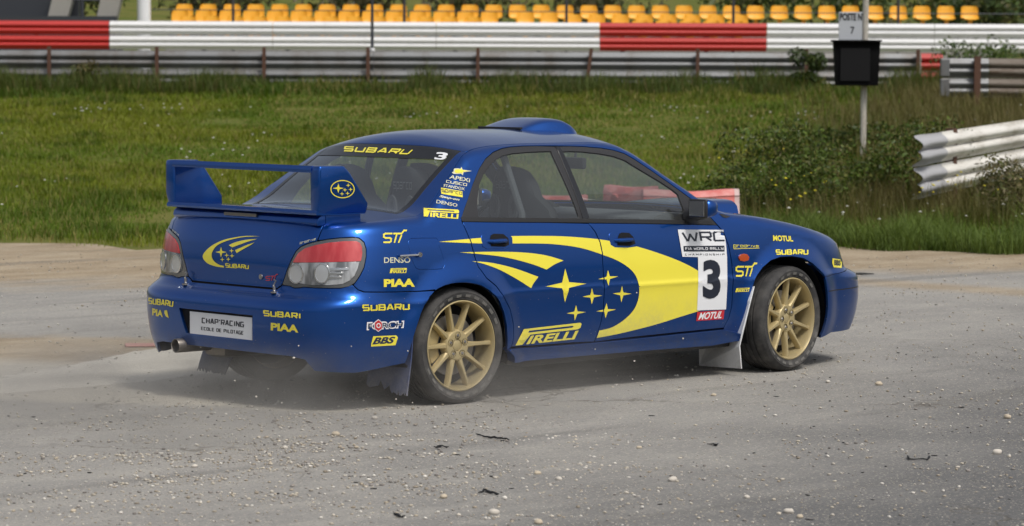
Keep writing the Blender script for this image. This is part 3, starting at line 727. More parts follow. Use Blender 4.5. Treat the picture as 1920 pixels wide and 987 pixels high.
# front bumper and nose
am=A3*2
fb=[hl_edge[0]]+[farch[-1]]+farch_f+[(ax(2.98),.19),(A2+AF*.45,.19),(A2+AF*.7,.185),(A3-.001,.185),(A3-.001,.552),(A2+AF*.7,.552)]
panel('front_bumper',[fb],'paint_blue',mirror=True,gap=.001)
nose=[(ax(XF)+AF*.66,.56)]+line_b(ax(XF)+AF*.66,A3-.001,14)+[(A3-.001,.56)]
panel('grille',[nose],'black_plastic',mirror=True,off=-.006,cast=False)
# sill skirt
sill_lo=zc(R6,[(1185,725),(1000,755),(600,785),(0,835)])+pcs([(952,677)])
sill=[sill_rr]+[(a,b-.006) for a,b in door_bot_r]+[(a,b-.006) for a,b in door_bot_f[1:]]+pcs([(1384,622)])+sill_lo
_sb=np.array(sorted([(a,b) for a,b in door_bot_r+door_bot_f[1:]]))
def silloff(a,b):
    t=np.clip((np.interp(a,_sb[:,0],_sb[:,1])-b-.004)/.035,0,1.); return .002+.044*t*t*(3-2*t)
panel('sill_skirt',[sill],'paint_blue',mirror=True,off=silloff,fold=.05)
under=[(ax(.36),.235),(ax(2.1),.235),(ax(2.1),.155),(ax(.5),.145),(ax(.36),.17)]
panel('under_lip',[under],'black_plastic',mirror=True,off=-.012,fold=.03,cast=False)
# rear bumper: one piece across the back
ain=lamp[0][0]
BZ=.600
bb=[(0,.275),(.46,.275),(.53,.262),(.565,.205),(.75,.195)]+[rarch_rear[-1]]+rarch_rear[::-1][1:]+bump_top[::-1][1:]+lamp_bot[1:-1]+[lamp[0],(ain-.03,BZ)]+[(q,BZ) for q in np.linspace(ain-.1,0,8)]
bbl=[(-a,b) for a,b in bb[::-1]]
def a_of(y,z):
    aa=np.linspace(0,A1,900); ww=plan(aa,np.full(900,z))[1]; return -math.copysign(float(np.interp(abs(y),ww,aa)),y)
recess=[(a_of(y,z),z) for y,z in ((.335,.470),(-.285,.470),(-.27,.338),(.29,.338))]
panel('rear_bumper',[bb+bbl[1:-1]],'paint_blue',[recess],gap=.0035,neggap=0.)
# plate recess
rv=[side(np.array(a),np.array(b)) for a,b in recess]; rb=[np.array([-.872,v[1]*.985,v[2]*(1.0)]) for v in rv]
mb=MB(); V=rv+rb; mb.add(V,[(0,1,5,4),(1,2,6,5),(2,3,7,6),(3,0,4,7),(4,5,6,7)]); mb.build('plate_recess','paint_blue',car)
# trunk lid: face and deck
tl=[(0,BZ+.004)]+[(q,BZ+.004) for q in np.linspace(.1,ain-.03,6)]+lamp_in+trunk_gap[1:]+line_b(trunk_gap[-1][0],0,20)
tll=[(-a,b) for a,b in tl[::-1]]
panel('trunk_lid',[tl+tll[1:-1]],'paint_blue')
def edgexy(x,s): return (x,s*np.interp(x,_ex,-_E[:,1])*.999)
def band(x0,x1,bow0,bow1,n=22,inset=0.):
    """plan polygon on the top sheet between two bowed cross lines"""
    hw0=np.interp(x0,_ex,-_E[:,1])-inset; hw1=np.interp(x1,_ex,-_E[:,1])-inset
    a_=[(x0+bow0*(1-(t*t)),t*hw0) for t in np.linspace(-1,1,n)]
    e=[(x,np.interp(x,_ex,-_E[:,1])-inset) for x in np.linspace(x0,x1,n)[1:-1]]
    b_=[(x1+bow1*(1-(t*t)),t*hw1) for t in np.linspace(1,-1,n)]
    g=[(x,-y) for x,y in e[::-1]]
    return a_+e+b_+g
XGB,XGT=-.235,.255
xs_=np.linspace(_ex[3],XGB,30)
deck=[(x,-np.interp(x,_ex,-_E[:,1])) for x in xs_]+[(XGB-.07*(1-t*t),t*np.interp(XGB,_ex,-_E[:,1])) for t in np.linspace(-1,1,16)[1:-1]]+[(x,np.interp(x,_ex,-_E[:,1])) for x in xs_[::-1]]
panel('trunk_deck',[deck],'paint_blue',surf='top',gap=0.0005,fold=.004)
GT=-.078; XGT=.282
HWt=float(np.interp(XGT,_ex,-_E[:,1]))
hww=pc([(-.32,.640),(-.2,.618),(.02,.580),(.245,.545),(.35,.53)])        # half width of the window, narrower than the pillars
def gtop(y,o=0.): return XGT-o+GT*(1-(y/HWt)**2)
def gbot(y,o=0.): return XGB+o-.07*(1-(y/.73)**2)
def gl_out(inset=0.,ot=0.,ob=0.):
    y0=float(hww(XGB))-inset; y1=float(hww(XGT-.02))-inset
    a_=[(gbot(y,ob),y) for y in np.linspace(-y0,y0,22)]
    x0_,x1_=gbot(y0,ob),gtop(y1,ot)
    e=[(x,float(hww(x))-inset) for x in np.linspace(x0_,x1_,16)[1:-1]]
    b_=[(gtop(y,ot),y) for y in np.linspace(y1,-y1,22)]
    return a_+e+b_+[(x,-y) for x,y in e[::-1]]
outer=gl_out(); inner=gl_out(.034,.022,.035)
panel('rear_window_border',[outer],'black_gloss',[inner],surf='top',gap=.001,fold=.004,off=.001)
y1=float(hww(XGT-.02))-.034
sun_=[(gtop(y,.0225),y) for y in np.linspace(-y1,y1,20)]+[(gtop(y,.092),y) for y in np.linspace(y1+.008,-y1-.008,20)]
panel('rear_window_sunstrip',[sun_],'black_gloss',surf='top',gap=0,fold=0,off=.0004)
panel('rear_window',[inner],'glass_rear',surf='top',gap=0,fold=0,off=-.002)
yb,yt_=float(hww(XGB)),float(hww(XGT-.02))
skin=[(gbot(yb)+t*(gtop(yt_)-gbot(yb)),-float(hww(gbot(yb)+t*(gtop(yt_)-gbot(yb))))) for t in np.linspace(0,1,16)]
skin+=[(gtop(y),-y) for y in np.linspace(yt_,HWt,6)[1:]]+[(x,-float(np.interp(x,_ex,-_E[:,1]))) for x in np.linspace(XGT,XGB,24)[1:]]
panel('pillar_skin',[skin],'paint_blue',surf='top',gap=.0008,fold=.004,mirror=True)
panel('roof',[band(XGT,1.40,GT,.09)],'paint_blue',surf='top',gap=.004,fold=.008)
wso=band(1.40,2.02,.09,.13); wsi=band(1.435,1.985,.09,.12,inset=.03)
panel('windscreen_border',[wso],'black_gloss',[wsi],surf='top',gap=.001,fold=.004,off=-.001,cast=False)
panel('windscreen',[wsi],'glass',surf='top',gap=0,fold=0,off=-.004,cast=False)
xh=np.linspace(2.06,3.30,40)
hood=[(2.06+.13*(1-t*t),t*np.interp(2.06,_ex,-_E[:,1])) for t in np.linspace(-1,1,16)]+[(x,np.interp(x,_ex,-_E[:,1])) for x in xh[1:]]+[(x,-np.interp(x,_ex,-_E[:,1])) for x in xh[::-1][:-1]]
panel('hood',[hood],'paint_blue',surf='top',gap=.0025,fold=.01)
panel('cowl',[band(2.02,2.06,.13,.13)],'black_plastic',surf='top',gap=0,fold=0,off=-.012,cast=False)
# ---- side windows: black frames, glass
bpil=zc(W1,[(1035,85),(1060,140),(1150,310),(1250,520),(1350,730),(1412,880),(1408,915)])
gl_r=zc(W1,[(215,862),(206,760),(207,650),(226,500),(270,390),(330,300),(400,230),(480,183),(580,158),(750,142),(900,135),(1008,132),(1040,200),(1110,350),(1200,550),(1270,720),(1318,868),(800,868)])
fr_r=[belt[0]]+win_out_r[:-1]+bpil+belt[::-1][1:-1]
panel('window_frame',[fr_r],'black_plastic',[gl_r],off=-.002,mirror=True,gap=.001,fold=.012,neggap=0.)
gl_f=pcs([(1052,284)])+zc(W5,[(60,80),(200,86),(400,108),(560,138),(700,188),(780,240),(900,312),(1100,432),(1250,532),(1308,580),(1350,690),(1385,790),(1408,884),(1000,884),(600,878),(280,872),(200,690),(120,500),(40,310)])
fr_f=bpil[::-1]+win_out_f[1:]+apil+belt_f[::-1][:-1]
panel('window_frame',[fr_f],'black_plastic',[gl_f],off=-.002,mirror=True,gap=.001,fold=.012,neggap=0.)
panel('rear_side_window',[gl_r],'glass',off=-.008,mirror=True,gap=0,fold=0)
panel('front_side_window',[gl_f],'glass',off=-.008,mirror=True,gap=0,fold=0)
def strip(pts,w_): 
    return [(a,b+w_) for a,b in pts]+[(a,b) for a,b in pts[::-1]]
panel('belt_moulding',[strip(belt,.02)],'rubber_seal',off=.004,mirror=True,gap=0,fold=.008)
panel('belt_moulding',[strip(belt_f[:-1]+pcs([(1335,421.5)]),.02)],'rubber_seal',off=.004,mirror=True,gap=0,fold=.008)
# pillar strips between the doors
panel('pillar_strip',[zc(W1,[(1052,90),(1095,90),(1420,870),(1352,870)])],'black_gloss',off=.002,mirror=True,gap=0,fold=.004)
# ---- tail lamps
lampo=panel('tail_lamp',[lamp],'lamp_grey',off=.001,mirror=True,gap=.003,fold=.02)
red=zc(W4,[(275,505),(330,415),(400,365),(520,330),(640,308),(800,293),(920,292),(955,310),(975,350),(978,420),(965,492),(700,500),(450,505)])
clear=zc(W4,[(270,515),(450,512),(700,508),(950,503),(930,570),(900,640),(850,690),(780,725),(640,738),(450,735),(330,715),(240,690),(235,620)])
for s,po in ((1,lampo[0]),(-1,lampo[1])):
    sg=lambda q:[(s*a,b) for a,b in q]
    panel('red_lens',[sg(red)],'lens_red',off=.005,gap=.0,fold=.006,parent=po)
    panel('clear_lens',[sg(clear)],'lamp_silver',off=.0045,gap=.0,fold=.006,parent=po)
    for (cx_,cy_,rx,ry,mt,rn) in ((312,622,66,92,'lamp_bowl',0),(575,618,68,95,'lamp_bowl',1)):
        el=zc(W4,[(cx_+rx*math.cos(t),cy_+ry*math.sin(t)) for t in np.linspace(0,2*math.pi,25)[:-1]])
        eo=zc(W4,[(cx_+(rx+9)*math.cos(t),cy_+(ry+9)*math.sin(t)) for t in np.linspace(0,2*math.pi,25)[:-1]])
        panel('lamp_ring',[sg(eo)],'chrome',[sg(el)],off=.010,gap=0,fold=.004,step=.012,parent=po)
        panel('lamp_bowl',[sg(el)],mt,off=.007,gap=0,fold=.002,step=.015,parent=po)
    for (x0,y0,x1,y1) in ((640,570,840,592),(640,612,790,632),(640,655,770,676)):
        panel('reflector_bar',[sg(zc(W4,[(x0,y0),(x1,y0-6),(x1,y1-8),(x0,y1)]))],'chrome',off=.0085,gap=0,fold=.003,step=.02,parent=po)
# front side repeater
panel('side_repeater',[zc(R6,[(1185,258),(1192,242),(1212,236),(1232,240),(1243,255),(1238,272),(1215,278),(1193,273)])],'amber',off=.008,mirror=True,gap=0,fold=.008)
# ---- inner liner behind the panels (closes the gaps, lines the cabin)
full=[(.3,.3),(ax(-.2)-.4,.22),(ax(-.36),.2)]+[(a+.0,b) for a,b in rarch_rear[::-1]]+rarch[1:-1]+[(ax(.36),.2),(ax(2.16),.2)]+farch+farch_f+[(A2+AF*.3,.22)]
full+=[(A2+AF*.3,.5)]+line_b(A2+AF*.25,.01,140,lambda a:bmax(a)-.004)+[(.0,.62),(.0,.3)]
panel('inner_liner',[full],'dark_inner',[shrink(gl_r,-.006),shrink(gl_f,-.006)],off=-.017,gap=0,fold=0,step=.04,mirror=True,cast=False)
panel('headliner',[band(.30,1.38,.05,.09,inset=.02)],'dark_cabin',surf='top',off=-.03,gap=0,fold=0,step=.08,cast=False)
# rear inner wall behind lid
_allV=[];_allF=[]
for V,F in _panels:
    b=len(_allV); _allV+=[tuple(v) for v in V]; _allF+=[tuple(i+b for i in f) for f in F]
CARBVH=BVHTree.FromPolygons(_allV,_allF)
# ---- decals -----------------------------------------------------------------------------------
def bil(q,u,v):
    """unit square (u right, v up) to a pixel quad TL,TR,BR,BL"""
    TL,TR,BR,BL=[np.array(p,float) for p in q]
    return (TL*(1-u)+TR*u)*v+(BL*(1-u)+BR*u)*(1-v)
def onsurf(P2,off,bv=None):
    out=[]
    for x,y in P2:
        d=Vector(ray(x,y)); h=(bv or CARBVH).ray_cast(Vector(CAM),d)
        if h[0] is None:
            h=_near(bv or CARBVH,x,y)
        n=h[1]
        if n.dot(d)>0: n=-n
        out.append(h[0]+n*off)
    return out
def decal_px(name,polys,material,neg=(),off=.002,step=9.,bv=None,parent=None,grid=True):
    U,T=fill(polys,neg,(),step,grid)
    V=onsurf(U,off,bv)
    F=[]
    for t in T:
        a,b,c=[V[i] for i in t]
        F.append(t if (b-a).cross(c-a).dot(Vector(CAM)-a)>0 else t[::-1])
    return raw(name,V,F,material,parent or car,smooth=False)
def decal_ab(name,polys,material,clips,off=.0018,neg=()):
    out=[]
    for cp in clips:
        U,T=fill(polys,neg,[shrink(cp,.004)],.02)
        if not T: continue
        P=side(U[:,0],U[:,1]); n=snorm(U[:,0],U[:,1])
        T=np.array(T); fn=np.cross(P[T[:,1]]-P[T[:,0]],P[T[:,2]]-P[T[:,0]]); fl=(fn*n[T].mean(1)).sum(1)<0; T[fl]=T[fl][:,::-1]
        out.append(raw(name,P+n*off,T,material,car,True,n))
    return out
_tcache={}
def text_mesh(s,bold=0.,shear=0.,spacing=1.):
    key=(s,bold,shear,spacing)
    if key not in _tcache:
        cu=bpy.data.curves.new('t','FONT'); cu.body=s; cu.offset=bold; cu.shear=shear; cu.space_character=spacing; cu.resolution_u=4
        o=bpy.data.objects.new('t',cu); col.objects.link(o)
        dg=bpy.context.evaluated_depsgraph_get(); me=o.evaluated_get(dg).to_mesh()
        V=np.array([tuple(v.co)[:2] for v in me.vertices]); F=[tuple(p.vertices) for p in me.polygons]
        o.evaluated_get(dg).to_mesh_clear(); bpy.data.objects.remove(o); bpy.data.curves.remove(cu)
        lo,hi=V.min(0),V.max(0); _tcache[key]=((V-lo)/(hi-lo),F)
    return _tcache[key]
def text_px(name,s,quad,material,bold=0.,shear=0.,spacing=1.,off=.0022,bv=None,parent=None):
    U,F=text_mesh(s,bold,shear,spacing)
    V=onsurf([bil(quad,u,v) for u,v in U],off,bv)
    FF=[]
    for t in F:
        a,b,c=[V[i] for i in t[:3]]
        FF.append(t if (b-a).cross(c-a).dot(Vector(CAM)-a)>0 else t[::-1])
    return raw(name,V,FF,material,parent or car,smooth=False)
# squared stroke lettering
LET={'S':[[(1,1),(.08,1),(0,.92),(0,.58),(.08,.5),(.92,.5),(1,.42),(1,.08),(.92,0),(0,0)]],
'U':[[(0,1),(0,.1),(.1,0),(.9,0),(1,.1),(1,1)]],'B':[[(0,.5),(0,1),(.85,1),(.95,.9),(.95,.6),(.85,.5),(0,.5),(0,0),(.9,0),(1,.1),(1,.4),(.85,.5)]],
'A':[[(0,0),(.42,1),(.58,1),(1,0)],[(.18,.3),(.82,.3)]],'R':[[(0,0),(0,1),(.9,1),(1,.9),(1,.55),(.9,.45),(0,.45)],[(.5,.45),(1,0)]],
'C':[[(1,1),(.1,1),(0,.9),(0,.1),(.1,0),(1,0)]],'W':[[(0,1),(.2,.05),(.27,.05),(.5,.75),(.73,.05),(.8,.05),(1,1)]],
'F':[[(1,1),(.1,1),(0,.9),(0,0)],[(0,.5),(.85,.5)]],'I':[[(.5,0),(.5,1)]],'O':[[(.1,0),(0,.1),(0,.9),(.1,1),(.9,1),(1,.9),(1,.1),(.9,0),(.1,0)]],
'L':[[(0,1),(0,.1),(.1,0),(1,0)]],'D':[[(0,0),(0,1),(.8,1),(1,.8),(1,.2),(.8,0),(0,0)]],'Y':[[(0,1),(0,.55),(.1,.45),(1,.45)],[(1,1),(1,.1),(.9,0),(0,0)]],
'H':[[(0,0),(0,1)],[(1,0),(1,1)],[(0,.5),(1,.5)]],'M':[[(0,0),(0,1),(.5,.4),(1,1),(1,0)]],'P':[[(0,0),(0,1),(.9,1),(1,.9),(1,.55),(.9,.45),(0,.45)]],
'N':[[(0,0),(0,1),(1,0),(1,1)]],'G':[[(1,1),(.1,1),(0,.9),(0,.1),(.1,0),(1,0),(1,.45),(.55,.45)]],'E':[[(1,1),(0,1),(0,0),(1,0)],[(0,.5),(.8,.5)]],'T':[[(0,1),(1,1)],[(.5,1),(.5,0)]],
"'":[[(.5,1),(.5,.75)]],'p':[[(0,-.3),(0,.7),(1,.7),(1,0),(0,0)]],'r':[[(0,0),(0,.7),(1,.7)]],'o':[[(0,0),(0,.7),(1,.7),(1,0),(0,0)]],'d':[[(1,1),(1,0),(0,0),(0,.7),(1,.7)]],
'i':[[(.5,0),(.5,.7)]],'v':[[(0,.7),(.5,0),(1,.7)]],'e':[[(1,0),(0,0),(0,.7),(1,.7),(1,.35),(0,.35)]],'s':[[(1,.7),(0,.7),(0,.35),(1,.35),(1,0),(0,0)]],'a':[[(0,.7),(1,.7),(1,0),(0,0),(0,.38),(1,.38)]],'c':[[(1,.7),(0,.7),(0,0),(1,0)]],
'V':[[(0,1),(.5,0),(1,1)]],' ':[]}
def thick(pl,t):
    P=np.array(pl,float); n=len(P)
    closed=np.allclose(P[0],P[-1]) and n>3
    e=P[1:]-P[:-1]; e/=np.linalg.norm(e,axis=1,keepdims=True)
    if not closed: P=P.copy(); P[0]-=e[0]*t*.5*0; P[-1]+=e[-1]*t*.5*0
    nr=np.stack([-e[:,1],e[:,0]],-1); out=[]
    quads=[]
    for i in range(n-1):
        a,b=P[i]-e[i]*t*(.0 if i==0 and not closed else .5),P[i+1]+e[i]*t*(.0 if i==n-2 and not closed else .5)
        o=nr[i]*t*.5; quads.append([a+o,b+o,b-o,a-o])
    return quads
def strokes(s,t=.2,lw=1.,gap=.35,shear=0.,condense=()):
    polys=[]; x=0
    for ch in s:
        w_={'I':.25,"'":.2,'i':.25,' ':.45,'M':1.15,'W':1.35,'T':.9}.get(ch,1.)*lw
        for pl in LET[ch]:
            for q in thick([(x+p[0]*w_,p[1]) for p in pl],t): polys.append(np.array([(px_+py_*shear,py_) for px_,py_ in q]))
        x+=w_+gap
    A=np.concatenate(polys); lo,hi=A.min(0),A.max(0)
    return [(p-lo)/(hi-lo) for p in polys]
_scache={}
def stroke_px(name,s,quad,material,off=.0022,bv=None,parent=None,**k):
    key=(s,tuple(sorted(k.items())))
    if key not in _scache:
        pol=strokes(s,**k)
        _scache[key]=fill(pol,(),(),5.,False)
    U,T=_scache[key]
    V=onsurf([bil(quad,u,v) for u,v in U],off,bv); FF=[]
    for t in T:
        a,b,c=[V[i] for i in t]
        FF.append(t if (b-a).cross(c-a).dot(Vector(CAM)-a)>0 else t[::-1])
    return raw(name,V,FF,material,parent or car,smooth=False)
def star(top_,right,bot,left,k=.20):
    c=(np.array(top_)+right+bot+left)/4; T,Rr,B,L=[np.array(q,float) for q in (top_,right,bot,left)]
    o=[]
    for p,q in ((T,Rr),(Rr,B),(B,L),(L,T)): o+=[p,c+((p-c)+(q-c))*k]
    return o
def star_c(cx_,cy_,rx,ry): return star((cx_,cy_-ry),(cx_+rx,cy_),(cx_,cy_+ry),(cx_-rx,cy_))
def smooth_poly(pts,n=6,sharp=()):
    """closed Catmull-Rom through the points, keeping listed corners sharp"""
    P=np.array(pts,float); m_=len(P); out=[]
    for i in range(m_):
        p0,p1,p2,p3=P[(i-1)%m_],P[i],P[(i+1)%m_],P[(i+2)%m_]
        if i in sharp: p0=p1-(p2-p1)*.5
        if (i+1)%m_ in sharp: p3=p2+(p2-p1)*.5
        for j in range(n):
            t=j/n; out.append(.5*((2*p1)+(-p0+p2)*t+(2*p0-5*p1+4*p2-p3)*t*t+(-p0+3*p1-3*p2+p3)*t**3))
    return out
clips=[body_poly,rd,fd]
sw1=[(75,177),(335,153),(527,142),(800,142),(1000,155),(1130,172),(1300,207),(1480,265),(1600,315),(1690,365),(1690,600),(1560,640),(1400,690),(1200,740),(1046,770),(1060,725),(1140,705),(1220,655),(1280,590),(1308,510),(1305,430),(1270,360),(1190,300),(1080,255),(950,215),(800,193),(650,187),(335,187)]
sw1=smooth_poly(sw1,5,(0,9,10,14,15))
sw2=smooth_poly([(203,242),(450,238),(620,245),(740,262),(843,292),(790,315),(738,348),(650,315),(520,280),(400,260)],5,(0,4,6))
sw3=smooth_poly([(278,297),(400,307),(540,340),(688,393),(660,430),(643,463),(560,410),(450,350),(350,313)],5,(0,3,5))
for q in (sw1,sw2,sw3): decal_ab('swoosh_decal',[zc(R8,q)],'decal_yellow_low',clips)
for q in [((853,342),(983,435),(852,550),(735,452)),((1117,352),(1180,390),(1121,448),(1057,407)),((1017,463),(1082,508),(1017,562),(960,515)),((1203,450),(1262,497),(1199,550),(1147,495)),((920,567),(980,610),(912,662),(862,618)),((1108,555),(1167,594),(1102,648),(1045,605))]:
    decal_ab('star_decal',[zc(R8,star(*q,k=.17))],'decal_yellow_low',[rd,fd])
def zq(reg,q): return Z(*reg,q)
W9=(780,300,8.225)
# number plate board on the door
decal_px('number_panel',[zq(R6,[(833,95),(1098,97),(1112,180),(1118,256),(1120,400),(1112,556),(945,562),(952,400),(950,254),(860,252)])],'decal_white',off=.0032)
stroke_px('lettering','WRC',zq(R6,[(852,106),(1100,104),(1104,165),(868,168)]),'decal_dark',off=.0042,t=.2,gap=.3,lw=1.0)
decal_px('lettering_bar',[zq(R6,[(865,190),(1102,188),(1103,222),(867,222)])],'decal_dark',off=.0042)
stroke_px('lettering','FIA WORLD RALLY',zq(R6,[(873,198),(1096,196),(1097,213),(875,214)]),'decal_white',off=.0050,t=.2,lw=.72,gap=.3)
stroke_px('lettering','CHAMPIONSHIP',zq(R6,[(874,234),(1103,233),(1103,245),(874,246)]),'decal_dark',off=.0042,t=.2,lw=.85,gap=.8)
text_px('race_number','3',zq(R6,[(977,270),(1080,270),(1078,493),(977,494)]),'decal_dark',bold=.045,off=.0058)
decal_px('sponsor_board',[zq(R6,[(945,571),(1103,560),(1097,612),(940,623)])],'decal_red',off=.0032)
text_px('lettering','MOTUL',zq(R6,[(958,576),(1092,566),(1084,607),(950,616)]),'decal_white',bold=.03,shear=.25,off=.0042)
# quarter panel and bumper side
def sti(quad,material,w_=.13,parent=None,off=.0022):
    pl=[[(.40,.72),(.10,.72),(.02,.64),(.02,.46),(.10,.38),(.30,.38),(.37,.30),(.37,.12),(.30,.04),(.0,.04)],[(.44,.72),(.80,.72),(.88,.96),(1.,.96)],[(.60,.72),(.55,.0)],[(.82,.60),(.76,.0)]]
    polys=[]
    for p in pl: polys+=thick([(x*1.9,y) for x,y in p],w_)
    polys=[np.array([(x/1.9,y) for x,y in q]) for q in polys]
    U,T=fill(polys,(),(),5.,False); V=onsurf([bil(quad,u,v) for u,v in U],off)
    return raw('emblem_decal',V,[t if (V[t[1]]-V[t[0]]).cross(V[t[2]]-V[t[0]]).dot(Vector(CAM)-V[t[0]])>0 else t[::-1] for t in T],material,parent or car,smooth=False)
sti(zq(R3,[(243,128),(352,128),(335,187),(243,187)]),'decal_yellow',.13)
text_px('lettering','DENSO',zq(R3,[(246,254),(367,253),(367,279),(246,280)]),'decal_pale',bold=.012)
def pirelli(reg,q,material,off=.0022):
    quad=zq(reg,q)
    bar=[(.12,1),(.97,1),(1.0,.93),(1.0,.68),(.97,.60),(.235,.60),(.10,0),(-.0,0),(.02,.2)]
    bar=[(.06,1),(.97,1),(1.0,.92),(1.0,.68),(.965,.60),(.20,.60),(.115,0),(0,0)]
    slot=[(.16,.86),(.86,.86),(.88,.80),(.86,.74),(.15,.74)]
    px_=lambda p:[tuple(bil(quad,u,v)) for u,v in p]
    decal_px('lettering',[px_(bar)],material,[px_(slot)],off=off,step=14.)
    sub=[tuple(bil(quad,u,v)) for u,v in ((.215,.52),(.985,.52),(.96,0),(.175,0))]
    text_px('lettering','IRELLI',sub,material,bold=.035,off=off)
pirelli(R3,[(272,305),(351,303),(351,326),(272,327)],'decal_yellow')
text_px('lettering','PIAA',zq(R3,[(245,355),(388,352),(388,390),(245,391)]),'decal_yellow',bold=.05)
stroke_px('lettering','SUBARU',zq(W7,[(130,217),(765,203),(765,292),(130,310)]),'decal_yellow',t=.25,lw=.82,gap=.36)
text_px('lettering','FORCH',zq(W7,[(196,452),(688,432),(680,532),(190,562)]),'decal_white',bold=.06,off=.0022)
text_px('lettering','FORCH',zq(W7,[(212,470),(672,450),(662,516),(208,545)]),'decal_navy',bold=.012,off=.0030)
hexa=[(343+r_*math.cos(t),497+1.35*r_*math.sin(t)) for r_ in (62,) for t in np.arange(6)*math.pi/3+math.pi/6]
decal_px('emblem_decal',[zq(W7,hexa)],'decal_white',off=.0036)
decal_px('emblem_decal',[zq(W7,[(343+(x-343)*.86,497+(y-497)*.86) for x,y in hexa])],'decal_red',off=.0044)
ring=lambda r_:[(343+r_*math.cos(t),497+1.15*r_*math.sin(t)) for t in np.linspace(0,2*math.pi,19)[:-1]]
decal_px('emblem_decal',[zq(W7,ring(29))],'decal_white',[zq(W7,ring(18))],off=.0052)
def bbs(reg,slab,letters):
    decal_px('lettering_slab',[zq(reg,slab)],'decal_yellow',off=.0022)
    text_px('lettering','BBS',zq(reg,letters),'decal_navy',bold=.04,shear=.2,off=.0032)
bbs(W7,[(278,640),(580,627),(605,655),(572,758),(248,776),(252,740)],[(290,655),(572,643),(550,732),(262,748)])
# C-pillar
stp=[(555,200),(560,165),(590,140),(660,135),(680,145),(700,115),(718,155),(858,175),(730,195),(720,242),(690,215),(640,222),(580,222)]
decal_px('emblem_decal',[zq(W9,stp)],'decal_pale'); 
decal_px('emblem_decal',[zq(W9,[(695+(x-695)*.72,178+(y-178)*.68) for x,y in stp])],'decal_yellow',off=.003)
text_px('lettering','APEXi',zq(W9,[(530,238),(832,290),(825,350),(512,292)]),'decal_pale',bold=.015)
stroke_px('lettering','CUSCO',zq(W9,[(468,312),(788,365),(780,412),(460,358)]),'decal_pale',t=.24,lw=1.1,gap=.35)
text_px('lettering','STANDOX',zq(W9,[(430,376),(752,432),(745,475),(422,415)]),'decal_pale',bold=.02)
decal_px('lettering_slab',[zq(W9,[(383,432),(712,487),(717,581),(392,527)])],'decal_yellow',off=.002)
stroke_px('lettering','sparco',zq(W9,[(395,450),(705,500),(706,556),(400,512)]),'decal_navy',off=.003,t=.12,lw=.68,gap=.25)
text_px('lettering','Snap-on',zq(W9,[(370,545),(672,600),(660,645),(358,588)]),'decal_pale',bold=.035,shear=.25)
text_px('lettering','DENSO',zq(W9,[(320,618),(638,680),(630,730),(312,672)]),'decal_pale',bold=.012)
pirelli(W9,[(85,745),(658,772),(667,915),(118,876)],'decal_yellow')
# door bottom
pirelli(R8,[(575,718),(957,674),(925,776),(545,816)],'decal_yellow_low')
# front fender
stroke_px('lettering','prodrive',zq(R6,[(1155,178),(1302,184),(1302,199),(1156,202)]),'decal_yellow',t=.16,lw=.8)
decal_px('lettering',[zq(R6,[(1156,205),(1306,200),(1306,203),(1156,208)])],'decal_yellow')
sti(zq(R6,[(1170,288),(1293,288),(1275,366),(1170,366)]),'decal_yellow',.13)
pirelli(R6,[(1168,434),(1250,431),(1247,453),(1166,457)],'decal_yellow')
text_px('lettering','MOTUL',zq(W8,[(365,87),(515,95),(522,138),(367,132)]),'decal_yellow',bold=.04)
stroke_px('lettering','SUBARU',zq(W8,[(384,197),(640,195),(640,240),(386,241)]),'decal_yellow',t=.25,lw=.70,gap=.32)
bbs(W8,[(824,266),(882,274),(897,300),(894,342),(832,335),(822,300)],[(832,275),(884,282),(888,325),(836,320)])
# trunk face
lg=smooth_poly([(1142,348),(1000,345),(870,362),(760,388),(660,435),(590,490),(553,545),(565,590),(610,630),(690,658),(770,668),(770,652),(720,640),(670,605),(645,560),(650,510),(690,450),(760,410),(850,380),(980,355)],4,(0,10,11))
decal_px('swoosh_decal',[zq(W3,lg)],'decal_yellow')
decal_px('swoosh_decal',[zq(W3,smooth_poly([(1113,375),(990,385),(880,412),(820,440),(855,462),(940,430),(1030,398)],4,(0,3,4)))],'decal_yellow')
decal_px('swoosh_decal',[zq(W3,smooth_poly([(1083,412),(1000,440),(885,490),(900,520),(960,485),(1040,440)],4,(0,2,3)))],'decal_yellow')
for cx_,cy_,rx,ry in ((740,510,58,54),(848,497,26,24),(798,543,26,24),(853,549,27,24),(753,586,24,24),(815,584,24,24)):
    decal_px('star_decal',[zq(W3,star_c(cx_,cy_,rx,ry))],'decal_yellow')
stroke_px('lettering','SUBARU',zq(W3,[(783,622),(1030,640),(1027,687),(782,670)]),'decal_yellow',t=.24,lw=.62,gap=.30)
sti(zq(R2,[(655,262),(718,258),(708,292),(655,292)]),'decal_red',.13)
stroke_px('lettering','prodrive',zq(R2,[(830,93),(912,72),(909,86),(830,107)]),'decal_pale',t=.18,lw=.8)
stroke_px('lettering','prodrive',zq(W3,[(240,272),(308,325),(305,350),(240,297)]),'decal_pale',t=.18,lw=.8)
# bumper face
stroke_px('lettering','SUBARI',zq(R2,[(640,442),(833,458),(833,490),(640,475)]),'decal_yellow',t=.25,lw=.78,gap=.34)
text_px('lettering','PIAA',zq(R2,[(681,508),(822,520),(822,559),(680,547)]),'decal_yellow',bold=.045)
stroke_px('lettering','SUBARU',zq(W6,[(115,110),(410,150),(403,222),(115,186)]),'decal_yellow',t=.20,lw=.50,gap=.24)
text_px('lettering','PIA',zq(W6,[(162,235),(287,264),(283,340),(160,316)]),'decal_yellow',bold=.04)
decal_px('lettering',[zq(W6,[(302,262),(330,258),(352,350),(318,330),(300,290)])],'decal_yellow')
# rear window
stroke_px('lettering','SUBARU',zq(W2,[(852,110),(1450,140),(1395,187),(835,160)]),'decal_yellow',t=.30,lw=1.5,gap=.6)
text_px('race_number','3',zq(W2,[(1640,164),(1748,170),(1715,233),(1618,228)]),'decal_white',bold=.03)
